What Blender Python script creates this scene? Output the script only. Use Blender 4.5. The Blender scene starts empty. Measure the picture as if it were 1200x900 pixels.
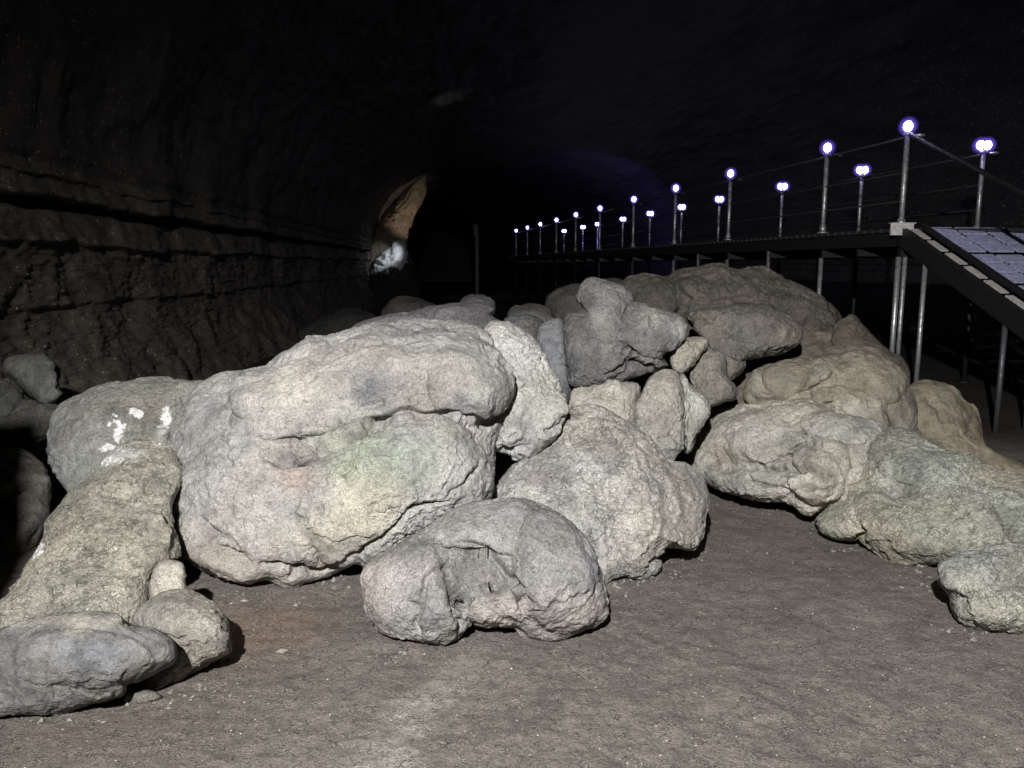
import bpy, math, random
import numpy as np
from mathutils import Vector, Matrix

# ------------------------------------------------------------------ camera, world, lamps, exposure
SC = bpy.context.scene
COL = SC.collection
F = 924.0                                   # focal length in pixels of the 1200 x 900 photograph
PITCH = math.radians(8.6)
EYE = np.array([0.0, 0.0, 1.6])
RIGHT = np.array([1.0, 0.0, 0.0])
FWD = np.array([0.0, math.cos(PITCH), -math.sin(PITCH)])
UP = np.array([0.0, math.sin(PITCH), math.cos(PITCH)])

cam_d = bpy.data.cameras.new('camera')
cam = bpy.data.objects.new('camera', cam_d)
COL.objects.link(cam)
cam.location = EYE
cam.rotation_euler = (math.radians(90) - PITCH, 0, 0)
cam_d.sensor_width = 36.0
cam_d.lens = 36.0 * F / 1200.0
cam_d.clip_start = 0.05
cam_d.clip_end = 400
SC.camera = cam

W = bpy.data.worlds.new('World')
SC.world = W
W.use_nodes = True
W.node_tree.nodes['Background'].inputs[0].default_value = (0.5, 0.55, 0.7, 1)
W.node_tree.nodes['Background'].inputs[1].default_value = 0.0005

SC.view_settings.view_transform = 'Standard'
SC.view_settings.look = 'None'
SC.view_settings.exposure = 0.0
SC.view_settings.gamma = 1.0
SC.cycles.use_denoising = True
SC.cycles.max_bounces = 4
SC.cycles.diffuse_bounces = 2
SC.cycles.glossy_bounces = 2
SC.cycles.transparent_max_bounces = 6
SC.cycles.sample_clamp_indirect = 3.0
SC.cycles.caustics_reflective = False
SC.cycles.caustics_refractive = False


def spot(name, loc, target, power, size, blend, color, radius=0.1):
    l = bpy.data.lights.new(name, 'SPOT')
    l.energy = power
    l.spot_size = math.radians(size)
    l.spot_blend = blend
    l.color = color
    l.shadow_soft_size = radius
    o = bpy.data.objects.new(name, l)
    COL.objects.link(o)
    o.location = loc
    o.rotation_euler = (Vector(target) - Vector(loc)).to_track_quat('-Z', 'Y').to_euler()
    return o


# the cave's floodlight, on the tunnel side behind the viewer, aimed at the boulders
spot('cave_floodlight', (-0.7, -2.0, 4.1), (0.55, 4.6, 0.7), 3500, 80, 0.85, (1.0, 0.985, 0.965), 0.06)
# lamp hidden round the corner far down the tunnel that lights the spur of wall
spot('far_warm_lamp', (-3.3, 32.0, 2.7), (-4.4, 34.0, 3.75), 105, 56, 0.6, (1.0, 0.84, 0.68), 0.1)
spot('far_white_lamp', (-3.9, 30.2, 3.0), (-5.2, 32.4, 1.95), 170, 34, 0.6, (0.85, 0.92, 1.0), 0.1)
spot('far_floor_lamp', (-3.6, 33.0, 2.6), (0.5, 44.0, 0.0), 260, 46, 0.9, (0.6, 0.7, 1.0), 0.1)
spot('far_ceiling_lamp', (-2.6, 27.0, 3.2), (-1.7, 22.5, 6.4), 22, 14, 0.8, (0.9, 0.9, 0.9), 0.1)
# added blue lamp over the far deck, standing in for the railing lamps' wash
spot('far_blue_fill', (2.2, 27.0, 2.9), (5.0, 36.0, 3.6), 650, 75, 0.9, (0.22, 0.2, 1.0), 0.3)

# ------------------------------------------------------------------ helpers


def P(px, py, d):
    px = np.asarray(px, float); py = np.asarray(py, float); d = np.asarray(d, float)
    v = FWD[None, :] + RIGHT[None, :] * ((px - 600.0) / F).reshape(-1, 1) + UP[None, :] * ((450.0 - py) / F).reshape(-1, 1)
    return EYE[None, :] + v * d.reshape(-1, 1)


def hitz(px, py, z):
    v = FWD + RIGHT * ((px - 600.0) / F) + UP * ((450.0 - py) / F)
    t = (z - EYE[2]) / v[2]
    return EYE + v * t


def proj(v):
    r = v - EYE
    d = r @ FWD
    return 600 + F * (r @ RIGHT) / d, 450 - F * (r @ UP) / d, d


_rng = np.random.RandomState(7)
_perm = _rng.permutation(256)
_perm = np.concatenate([_perm, _perm, _perm])
_g = _rng.normal(size=(256, 3))
_g /= np.linalg.norm(_g, axis=1)[:, None]
_g = _g.astype(np.float32)


def perlin(p):
    p = p.astype(np.float32)
    i = np.floor(p).astype(np.int32)
    f = p - i
    i &= 255
    u = f * f * f * (f * (f * 6 - 15) + 10)
    res = 0
    px0 = _perm[i[:, 0]]; px1 = _perm[(i[:, 0] + 1) & 255]
    for dx, pp in ((0, px0), (1, px1)):
        wx = u[:, 0] if dx else 1 - u[:, 0]
        for dy in (0, 1):
            wy = u[:, 1] if dy else 1 - u[:, 1]
            pq = _perm[pp + ((i[:, 1] + dy) & 255)]
            for dz in (0, 1):
                wz = u[:, 2] if dz else 1 - u[:, 2]
                g = _g[_perm[pq + ((i[:, 2] + dz) & 255)]]
                dot = g[:, 0] * (f[:, 0] - dx) + g[:, 1] * (f[:, 1] - dy) + g[:, 2] * (f[:, 2] - dz)
                res = res + wx * wy * wz * dot
    return res * 1.5


def fbm(p, octv=4, lac=2.03, gain=0.5, ridged=False):
    a = 1.0; s = 0; q = p.copy()
    for k in range(octv):
        n = perlin(q + 17.3 * k)
        if ridged:
            n = 1.0 - 2.0 * np.abs(n)
        s = s + a * n
        a *= gain
        q = q * lac
    return s


def sstep(a, b, x):
    # works for b < a too
    t = np.clip((x - a) / (b - a), 0, 1)
    return t * t * (3 - 2 * t)


def mesh_obj(name, verts, faces, mat=None, parent=None, col=None, smooth=True):
    me = bpy.data.meshes.new(name)
    verts = np.ascontiguousarray(verts, dtype=np.float32)
    if isinstance(faces, np.ndarray):
        nf, k = faces.shape
        me.vertices.add(len(verts)); me.vertices.foreach_set('co', verts.ravel())
        me.loops.add(nf * k); me.loops.foreach_set('vertex_index', faces.astype(np.int32).ravel())
        me.polygons.add(nf)
        me.polygons.foreach_set('loop_start', np.arange(0, nf * k, k, dtype=np.int32))
        me.polygons.foreach_set('use_smooth', np.full(nf, smooth, dtype=bool))
        me.update(calc_edges=True)
    else:
        me.from_pydata(verts.tolist(), [], faces)
        me.polygons.foreach_set('use_smooth', np.full(len(me.polygons), smooth, dtype=bool))
    if col is not None:
        a = me.color_attributes.new('tint', 'FLOAT_COLOR', 'POINT')
        c4 = np.ones((len(verts), 4), dtype=np.float32)
        c4[:, :3] = col
        a.data.foreach_set('color', c4.ravel())
    if mat:
        me.materials.append(mat)
    o = bpy.data.objects.new(name, me)
    COL.objects.link(o)
    if parent is not None:
        o.parent = parent
    return o


def tag(o, label=None, cat=None, group=None, kind=None):
    if label: o['label'] = label
    if cat: o['category'] = cat
    if group: o['group'] = group
    if kind: o['kind'] = kind
    return o


def empty(name, loc, rz=0.0):
    o = bpy.data.objects.new(name, None)
    COL.objects.link(o)
    o.location = loc
    o.rotation_euler = (0, 0, rz)
    return o


# ------------------------------------------------------------------ materials
def new_mat(name):
    m = bpy.data.materials.new(name)
    m.use_nodes = True
    nt = m.node_tree
    b = nt.nodes['Principled BSDF']
    return m, nt, b


def N(nt, t, **kw):
    n = nt.nodes.new(t)
    for k, v in kw.items():
        if k.startswith('i_'):
            n.inputs[int(k[2:]) if k[2:].isdigit() else k[2:].replace('_', ' ')].default_value = v
        else:
            setattr(n, k, v)
    return n


def ramp(nt, src, stops):
    r = nt.nodes.new('ShaderNodeValToRGB')
    while len(r.color_ramp.elements) < len(stops):
        r.color_ramp.elements.new(0.5)
    for e, (p, c) in zip(r.color_ramp.elements, stops):
        e.position = p
        e.color = (c, c, c, 1) if not isinstance(c, tuple) else (*c, 1)
    nt.links.new(src, r.inputs[0])
    return r.outputs[0]


def mul(nt, a, b, fac=1.0):
    m = nt.nodes.new('ShaderNodeMix')
    m.data_type = 'RGBA'; m.blend_type = 'MULTIPLY'
    m.inputs[0].default_value = fac
    nt.links.new(a, m.inputs[6]); nt.links.new(b, m.inputs[7])
    return m.outputs[2]


def rock_mat(name, bump=0.6, rough=0.85, fibre=0.0, speck=1.0, spec=0.25, scale=1.0, sparkle=0.0, pit=1.0, sparks=85):
    m, nt, b = new_mat(name)
    L = nt.links.new
    geo = N(nt, 'ShaderNodeNewGeometry')
    att = N(nt, 'ShaderNodeAttribute', attribute_name='tint')
    pos = geo.outputs['Position']
    nz = []
    for sc, det, rg in ((14 * scale, 3, 0.65), (60 * scale, 2, 0.75), (240 * scale, 1, 0.7)):
        n = N(nt, 'ShaderNodeTexNoise')
        n.inputs['Scale'].default_value = sc
        n.inputs['Detail'].default_value = det
        n.inputs['Roughness'].default_value = rg
        L(pos, n.inputs['Vector'])
        nz.append(n.outputs[0])
        if len(nz) == 1: n0 = n
    c = mul(nt, att.outputs['Color'], ramp(nt, nz[0], [(0.3, 0.66), (0.5, 1.0), (0.7, 1.22)]))
    c = mul(nt, c, ramp(nt, nz[1], [(0.3, 0.58), (0.46, 1.0), (0.7, 1.25)]), speck)
    c = mul(nt, c, ramp(nt, nz[2], [(0.33, 0.45), (0.5, 1.03), (0.7, 1.5)]), speck * 0.8)
    # pits
    vo = N(nt, 'ShaderNodeTexVoronoi')
    vo.inputs['Scale'].default_value = 75 * scale
    L(pos, vo.inputs['Vector'])
    pitr = ramp(nt, vo.outputs['Distance'], [(0.0, 0.0), (0.32, 1.0), (1.0, 1.0)])
    # gate the pits by noise
    # fine cracks: voronoi edge with warped coordinates
    warp = n0
    va = N(nt, 'ShaderNodeVectorMath', operation='MULTIPLY_ADD')
    L(warp.outputs['Color'], va.inputs[0]); va.inputs[1].default_value = (0.22, 0.22, 0.22); L(pos, va.inputs[2])
    ve = N(nt, 'ShaderNodeTexVoronoi', feature='DISTANCE_TO_EDGE')
    ve.inputs['Scale'].default_value = 7 * scale
    L(va.outputs[0], ve.inputs['Vector'])
    crk = ramp(nt, ve.outputs['Distance'], [(0.0, 0.0), (0.035, 1.0), (1.0, 1.0)])
    gate = ramp(nt, nz[0], [(0.46, 1.0), (0.56, 0.0)])
    mx = N(nt, 'ShaderNodeMath', operation='MAXIMUM'); L(crk, mx.inputs[0]); L(gate, mx.inputs[1])
    # height
    def madd(a, k, c0):
        n = N(nt, 'ShaderNodeMath', operation='MULTIPLY_ADD')
        L(a, n.inputs[0]); n.inputs[1].default_value = k
        if c0 is None: n.inputs[2].default_value = 0
        else: L(c0, n.inputs[2])
        return n.outputs[0]
    h = madd(nz[0], 1.0, None)
    h = madd(nz[1], 0.42, h)
    h = madd(nz[2], 0.2, h)
    h = madd(pitr, 0.12 * pit, h)
    h = madd(mx.outputs[0], 0.35, h)
    if fibre > 0:
        mp = N(nt, 'ShaderNodeMapping')
        mp.inputs['Rotation'].default_value = (0.5, 0.2, 0.5)
        mp.inputs['Scale'].default_value = (14, 55, 70)
        L(va.outputs[0], mp.inputs['Vector'])
        fn = N(nt, 'ShaderNodeTexNoise'); fn.inputs['Scale'].default_value = 1.0; fn.inputs['Detail'].default_value = 2
        fn.inputs['Distortion'].default_value = 1.2
        L(mp.outputs[0], fn.inputs['Vector'])
        fr = ramp(nt, fn.outputs[0], [(0.36, 0.0), (0.5, 0.8), (0.7, 1.0)])
        h = madd(fr, 0.55 * fibre, h)
        c = mul(nt, c, ramp(nt, fn.outputs[0], [(0.34, 0.55), (0.47, 1.0), (1.0, 1.05)]), min(1, fibre))
    bp = N(nt, 'ShaderNodeBump')
    L(ramp(nt, n0.outputs[0], [(0.35, 0.35 * bump), (0.62, min(1.0, 1.35 * bump))]), bp.inputs['Strength'])
    bp.inputs['Distance'].default_value = 0.02
    L(h, bp.inputs['Height'])
    L(bp.outputs[0], b.inputs['Normal'])
    if sparkle > 0:                         # wet glints put into the base colour as pale specks
        vs = N(nt, 'ShaderNodeTexVoronoi'); vs.inputs['Scale'].default_value = sparks
        L(pos, vs.inputs['Vector'])
        sep = N(nt, 'ShaderNodeSeparateColor'); L(vs.outputs['Color'], sep.inputs[0])
        r1 = ramp(nt, sep.outputs[0], [(1 - sparkle, 0.0), (min(0.999, 1 - sparkle + 0.003), 1.0)])
        r2 = ramp(nt, vs.outputs['Distance'], [(0.18, 1.0), (0.3, 0.0)])
        mm = N(nt, 'ShaderNodeMath', operation='MULTIPLY'); L(r1, mm.inputs[0]); L(r2, mm.inputs[1])
        mix = N(nt, 'ShaderNodeMix', data_type='RGBA'); L(mm.outputs[0], mix.inputs[0])
        L(c, mix.inputs[6]); mix.inputs[7].default_value = (0.75, 0.68, 0.55, 1)
        c = mix.outputs[2]
    L(c, b.inputs['Base Color'])
    b.inputs['Roughness'].default_value = rough
    b.inputs['Specular IOR Level'].default_value = spec
    return m


M_ROUGH = rock_mat('rough_lava_rock', bump=0.6, speck=0.85)
M_FIBRE = rock_mat('fibrous_lava_rock', bump=0.75, fibre=1.0, speck=0.8)
M_SMOOTH = rock_mat('smooth_mudded_rock', bump=0.4, speck=0.6, pit=0.2)
M_WALL = rock_mat('dark_wet_basalt', bump=0.9, rough=0.55, spec=0.5, sparkle=0.10, scale=0.75, sparks=36)
M_GROUND = rock_mat('packed_cave_floor', bump=0.75, rough=0.9, speck=0.9, sparkle=0.012, scale=1.1, pit=0.6)
M_GRIT = rock_mat('grit', bump=0.2, speck=0.4)


def metal(name, col, rough, met=0.9, noise=0.25):
    m, nt, b = new_mat(name)
    n = N(nt, 'ShaderNodeTexNoise'); n.inputs['Scale'].default_value = 22; n.inputs['Detail'].default_value = 6
    geo = N(nt, 'ShaderNodeNewGeometry')
    nt.links.new(geo.outputs['Position'], n.inputs['Vector'])
    rg = nt.nodes.new('ShaderNodeRGB'); rg.outputs[0].default_value = (*col, 1)
    c = mul(nt, rg.outputs[0], ramp(nt, n.outputs[0], [(0.3, 1 - noise * 1.5), (0.6, 1.0), (0.8, 1 + noise)]))
    nt.links.new(c, b.inputs['Base Color'])
    nt.links.new(ramp(nt, n.outputs[0], [(0.3, rough + 0.2), (0.7, rough)]), b.inputs['Roughness'])
    b.inputs['Metallic'].default_value = met
    return m


M_STEEL = metal('galvanised_steel', (0.62, 0.62, 0.64), 0.38, 0.7, 0.4)
M_RAIL = metal('dull_rail_steel', (0.16, 0.16, 0.18), 0.45, 0.7)
M_DARK = metal('dark_painted_steel', (0.022, 0.022, 0.026), 0.5, 0.3)
M_PALE = metal('scuffed_pale_metal', (0.75, 0.72, 0.70), 0.5, 0.1)
M_DECK = metal('weathered_deck_board', (0.035, 0.033, 0.034), 0.8, 0.0)
M_PLATE = metal('worn_plate_lamp_tint', (0.62, 0.64, 0.95), 0.5, 0.1, 0.3)  # blue of the railing lamps' light is put into the plate colour
M_STUMP = metal('pale_post', (0.10, 0.10, 0.11), 0.8, 0.0)


def glow_mat(name, col, strength):
    m, nt, b = new_mat(name)
    nt.nodes.remove(b)
    e = N(nt, 'ShaderNodeEmission'); e.inputs[0].default_value = (*col, 1); e.inputs[1].default_value = strength
    nt.links.new(e.outputs[0], nt.nodes['Material Output'].inputs[0])
    return m


M_BULB = glow_mat('lit_bulb', (0.72, 0.68, 1.0), 38.0)


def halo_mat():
    m, nt, b = new_mat('violet_halo_shell')  # bloom around each bulb, made as a faintly glowing shell
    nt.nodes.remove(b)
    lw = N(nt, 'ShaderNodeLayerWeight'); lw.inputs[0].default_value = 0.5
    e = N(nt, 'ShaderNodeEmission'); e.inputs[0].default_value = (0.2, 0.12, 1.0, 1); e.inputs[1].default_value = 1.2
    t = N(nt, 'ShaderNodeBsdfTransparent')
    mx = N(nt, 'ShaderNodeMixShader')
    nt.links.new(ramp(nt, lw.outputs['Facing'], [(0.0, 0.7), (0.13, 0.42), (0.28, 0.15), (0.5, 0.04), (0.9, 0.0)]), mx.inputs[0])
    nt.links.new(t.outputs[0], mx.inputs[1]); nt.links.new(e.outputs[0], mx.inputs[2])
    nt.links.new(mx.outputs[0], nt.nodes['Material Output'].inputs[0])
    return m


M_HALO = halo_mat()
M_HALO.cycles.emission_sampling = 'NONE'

# ------------------------------------------------------------------ rocks


_cs = {}


def cube_sphere(n):
    if n in _cs: return _cs[n]
    key = {}
    a = np.tan(np.linspace(-math.pi / 4, math.pi / 4, n + 1))
    U, V = np.meshgrid(a, a, indexing='ij')
    one = np.ones_like(U)
    sides = [(U, V, one), (-U, V, -one), (one, V, -U), (-one, V, U), (U, one, -V), (U, -one, V)]
    vs = []; fs = []
    idx = np.arange((n + 1) * (n + 1)).reshape(n + 1, n + 1)
    q = np.stack([idx[:-1, :-1], idx[1:, :-1], idx[1:, 1:], idx[:-1, 1:]], -1).reshape(-1, 4)
    for k, (x, y, z) in enumerate(sides):
        vs.append(np.stack([x, y, z], -1).reshape(-1, 3))
        fs.append(q + k * (n + 1) ** 2)
    v = np.concatenate(vs); f = np.concatenate(fs)
    v /= np.linalg.norm(v, axis=1)[:, None]
    r = np.round(v * 1e5).astype(np.int64)
    al = np.arccos(np.clip(v[:, 2], -1, 1)); al2 = math.pi * (al / math.pi) ** 1.5
    sxy = np.hypot(v[:, 0], v[:, 1]) + 1e-12
    v = np.stack([v[:, 0] / sxy * np.sin(al2), v[:, 1] / sxy * np.sin(al2), np.cos(al2)], -1)
    _, first, inv = np.unique(r, axis=0, return_index=True, return_inverse=True)
    inv = np.asarray(inv).ravel()
    v = v[first]; f = inv[f]
    c = v[f].mean(1)
    nrm = np.cross(v[f[:, 1]] - v[f[:, 0]], v[f[:, 2]] - v[f[:, 0]])
    bad = (nrm * c).sum(1) < 0
    f[bad] = f[bad][:, ::-1]
    _cs[n] = (v, f)
    return _cs[n]


def normals(v, f):
    n = np.cross(v[f[:, 2]] - v[f[:, 0]], v[f[:, 3]] - v[f[:, 1]])
    out = np.zeros_like(v)
    for k in range(4):
        for a in range(3):
            out[:, a] += np.bincount(f[:, k], weights=n[:, a], minlength=len(v))
    return out / (np.linalg.norm(out, axis=1)[:, None] + 1e-12)


def seg_dist(x, y, pts, closed=False):
    """distance to a polyline, side sign and position along it (0..1)"""
    pts = np.asarray(pts, float)
    if closed: pts = np.vstack([pts, pts[:1]])
    best = np.full(x.shape, 1e9); sgn = np.zeros_like(x); along = np.zeros_like(x)
    L = np.hypot(*np.diff(pts, axis=0).T); tot = L.sum(); acc = 0
    for (ax, ay), (bx, by), l in zip(pts[:-1], pts[1:], L):
        dx, dy = bx - ax, by - ay
        t = np.clip(((x - ax) * dx + (y - ay) * dy) / (l * l + 1e-9), 0, 1)
        ex, ey = x - ax - t * dx, y - ay - t * dy
        d = np.hypot(ex, ey)
        m = d < best
        best = np.where(m, d, best)
        sgn = np.where(m, np.sign(dx * ey - dy * ex), sgn)     # + : right of travel on screen (y down)
        along = np.where(m, (acc + t * l) / tot, along)
        acc += l
    return best, sgn, along


def catmull(pts, k=8):
    p = np.asarray(pts, float); n = len(p); out = []
    for i in range(n):
        p0, p1, p2, p3 = p[i - 1], p[i], p[(i + 1) % n], p[(i + 2) % n]
        for j in range(k):
            t = j / k
            out.append(0.5 * ((2 * p1) + (-p0 + p2) * t + (2 * p0 - 5 * p1 + 4 * p2 - p3) * t * t + (-p0 + 3 * p1 - 3 * p2 + p3) * t ** 3))
    return np.array(out)


def polar(out, c):
    pts = catmull(out, 10)
    nxt = np.roll(pts, -1, axis=0)
    dense = np.concatenate([pts + (nxt - pts) * t for t in (0, .2, .4, .6, .8)])
    th = np.arctan2(-(dense[:, 1] - c[1]), dense[:, 0] - c[0])
    r = np.hypot(dense[:, 0] - c[0], dense[:, 1] - c[1])
    NB = 512
    b = ((th + math.pi) / (2 * math.pi) * NB).astype(int) % NB
    R = np.zeros(NB)
    np.maximum.at(R, b, r)
    good = np.nonzero(R > 0)[0]
    R = np.interp(np.arange(NB), np.concatenate([good - NB, good, good + NB]), np.tile(R[good], 3))
    k = np.array([1, 2, 3, 2, 1.0]); k /= k.sum()
    R = sum(w * np.roll(R, s) for w, s in zip(k, (-2, -1, 0, 1, 2)))
    ft = np.fft.rfft(R); ft[4:] = 0
    Rs = np.fft.irfft(ft, NB)
    return R, np.maximum(Rs, R.min() * 0.8)


GREY = (0.352, 0.345, 0.330)
ROCKS = []


def rock(label, outline, y0, d, k=0.6, D=0.35, Db=None, n=2.4, res=60, c=None, yaw=0.0, seed=0,
         lobes=(), feats=(), amp=(0.032, 0.011, 0.006), tint=GREY, paint=(), mat=None, name='boulder', sc=1.0, group=None, crk=0.02):
    out = np.asarray(outline, float)
    if c is None:
        x, y = catmull(out).T
        a = np.roll(x, -1) * y - x * np.roll(y, -1); A = a.sum()
        c = (((x + np.roll(x, -1)) * a).sum() / (3 * A), ((y + np.roll(y, -1)) * a).sum() / (3 * A))
    R, Rs = polar(out, c)
    v, f = cube_sphere(max(24, int(res * 0.73)))
    th = np.arctan2(v[:, 1], v[:, 0]); rho = np.hypot(v[:, 0], v[:, 1])
    e = 2.0 / n
    t = rho ** e; w = np.abs(v[:, 2]) ** e * np.sign(v[:, 2])
    u = (th + math.pi) / (2 * math.pi) * 512
    i0 = np.floor(u).astype(int) % 512; fr = u - np.floor(u)
    r1 = R[i0] * (1 - fr) + R[(i0 + 1) % 512] * fr
    r0 = Rs[i0] * (1 - fr) + Rs[(i0 + 1) % 512] * fr
    bl = sstep(0.35, 1.0, t)
    rr = (r0 * (1 - bl) + r1 * bl) * t
    px = c[0] + rr * np.cos(th); py = c[1] - rr * np.sin(th)
    dd = d * (1 + k * (y0 - py) / F + yaw * (px - c[0]) / F)
    base = P(px, py, dd)
    vc = P([c[0]], [c[1]], [1.0])[0] - EYE
    vc /= np.linalg.norm(vc)
    if Db is None: Db = D
    # the hidden back half stays round and shrinks a little
    disp = np.where(w > 0, D * w, Db * w)
    V = base - vc[None, :] * disp[:, None]
    # lobes: domes pushed towards the viewer's side, joined by a smooth maximum
    qx, qy, qd = proj(V)
    front = sstep(-0.15, 0.12, v[:, 2])
    s_px = d / F
    wn = fbm(V * 3.0 / sc + seed * 3.1, 3)
    wn2 = fbm(V * 3.0 / sc + 40 + seed * 3.1, 3)
    jx = qx + wn * 7 * sc; jy = qy + wn2 * 7 * sc
    hh = np.zeros(len(V))
    for (lx, ly, rx, ry, rot, H) in lobes:
        ca, sa = math.cos(math.radians(rot)), math.sin(math.radians(rot))
        ex = ((jx - lx) * ca + (jy - ly) * sa) / rx
        ey = (-(jx - lx) * sa + (jy - ly) * ca) / ry
        r2 = ex * ex + ey * ey
        dome = np.sqrt(np.clip(1 - r2, 0, 1)) * H
        hh = np.maximum(hh, dome) if H > 0 else hh + dome
    V = V - vc[None, :] * (hh * front)[:, None]
    nr = normals(V, f)
    qx, qy, qd = proj(V)
    jit = fbm(V * 9.0 / sc + seed, 3)
    jit2 = fbm(V * 9.0 / sc + seed + 31, 3)
    h = np.zeros(len(V))
    for ft in feats:
        kind = ft[0]
        if kind == 'crack':          # polyline, width px, depth m
            _, pts, wd, dep = ft
            x = qx + jit * 5; y = qy + jit2 * 5
            dist, sg, al = seg_dist(x, y, pts)
            taper = np.clip(np.minimum(al, 1 - al) * 6, 0.25, 1)
            h -= dep * taper * np.exp(-(dist / (wd * (0.6 + 0.4 * taper))) ** 2) * front
        elif kind == 'fold':         # raised on the right-hand side of travel, dying away over L px
            _, pts, L_, H = ft
            x = qx + jit * 4; y = qy + jit2 * 4
            dist, sg, al = seg_dist(x, y, pts)
            taper = sstep(0, 0.18, np.minimum(al, 1 - al))
            h += np.where(sg > 0, H * np.exp(-dist / L_), -0.35 * H * np.exp(-dist / (L_ * 0.22))) * taper * front
        elif kind == 'ridge':
            _, pts, wd, H = ft
            dist, sg, al = seg_dist(qx + jit * 3, qy + jit2 * 3, pts)
            taper = sstep(0, 0.15, np.minimum(al, 1 - al))
            h += H * taper * np.exp(-(dist / wd) ** 2) * front
        elif kind == 'dent':
            _, (x0, y1), rx, ry, rot, H = ft
            ca, sa = math.cos(math.radians(rot)), math.sin(math.radians(rot))
            ex = ((qx + jit * 4 - x0) * ca + (qy + jit2 * 4 - y1) * sa) / rx
            ey = (-(qx + jit * 4 - x0) * sa + (qy + jit2 * 4 - y1) * ca) / ry
            h -= H * np.exp(-(ex * ex + ey * ey) ** 1.5) * front
    # natural relief
    h_sculpt = h; h = np.zeros(len(V))
    q = V / sc + seed * 11.7
    n_pit = np.clip(fbm(q * 1.1 + 21, 2) * 2, -0.5, 1.2)
    a0, a1, a2 = amp
    h += a0 * fbm(q * 2.6, 3)
    wq = q + 0.09 * np.stack([jit, jit2, wn], -1)
    rid = fbm(wq * 7.0, 4, ridged=True)
    flk = sstep(-0.02, 0.02, perlin(wq * 2.3 + 31)) + 0.6 * sstep(-0.03, 0.03, perlin(wq * 4.7 + 57))
    h += a1 * 1.1 * flk
    h += 0.4 * a1 * (rid - 0.6) * (0.5 + 0.9 * np.clip(fbm(q * 1.2 + 90, 2) + 0.45, 0, 1.3))
    g2 = fbm(q * 26, 4, gain=0.68)
    vary = 0.45 + 0.75 * np.clip(fbm(q * 1.6 + 60, 3) + 0.4, 0, 1.4)
    h += a2 * 1.05 * g2 * vary - a2 * 1.6 * np.clip(perlin(q * 48 + 3) - 0.25, 0, 1) * (0.6 + n_pit) * vary
    cr = np.abs(perlin(wq * 5.2 + 9)) + 0.10 * np.abs(perlin(q * 22))
    gate = sstep(-0.1, 0.2, perlin(q * 2.0 + 5))
    h -= h.mean()
    h = h_sculpt + h - crk * gate * (1 - sstep(0.0, 0.05, cr))
    edge = 0.35 + 0.65 * sstep(0.0, 0.35, np.abs(v[:, 2]))
    h = h * np.where(h > 0, edge, 1)
    V = V + nr * h[:, None]
    # colour
    colr = np.ones((len(V), 3)) * np.array(tint)
    n1 = fbm(q * 1.7 + 3, 4); n2 = fbm(q * 5.0 + 8, 4)
    blot = sstep(0.05, 0.3, n1 + 0.5 * n2) - sstep(-0.1, -0.4, n2 - 0.4 * n1)
    colr *= (1 + 0.16 * n1 + 0.2 * n2 + 0.10 * blot + 0.10 * g2)[:, None]
    warm = fbm(q * 1.3 + 77, 3)
    colr[:, 0] *= 1 + 0.05 * warm; colr[:, 2] *= 1 - 0.06 * warm
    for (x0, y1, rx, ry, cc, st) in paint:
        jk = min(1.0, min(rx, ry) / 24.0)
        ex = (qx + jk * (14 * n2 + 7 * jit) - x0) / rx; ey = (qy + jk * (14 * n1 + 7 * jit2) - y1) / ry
        if st > 1:                # crisp patch: mineral crust, and on the far mound its lamplight
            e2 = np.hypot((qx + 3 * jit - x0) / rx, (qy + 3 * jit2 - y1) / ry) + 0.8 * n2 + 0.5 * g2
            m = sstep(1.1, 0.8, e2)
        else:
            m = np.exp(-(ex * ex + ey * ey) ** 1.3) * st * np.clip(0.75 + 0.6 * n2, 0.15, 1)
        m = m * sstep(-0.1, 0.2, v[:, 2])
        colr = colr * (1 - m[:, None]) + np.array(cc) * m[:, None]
    cen = V.mean(0)
    cen[2] = max(0.0, V[:, 2].min())
    o = mesh_obj(name, V - cen, f, mat or M_ROUGH, col=np.clip(colr, 0.01, 0.85))
    o.location = cen
    if len(label.split()) > 16: print('LONGLABEL', len(label.split()), label)
    tag(o, label, 'boulder', group or ('boulders of the heap' if name == 'boulder' else None))
    ROCKS.append(o)
    return o


def c3(ox, oy, pts, s=3.0):
    return [(ox + x / s, oy + y / s) for x, y in pts]


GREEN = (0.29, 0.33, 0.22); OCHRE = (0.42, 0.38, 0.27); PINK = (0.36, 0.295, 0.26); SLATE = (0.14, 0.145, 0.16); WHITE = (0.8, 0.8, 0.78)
BROWN = (0.115, 0.102, 0.085)

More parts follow.
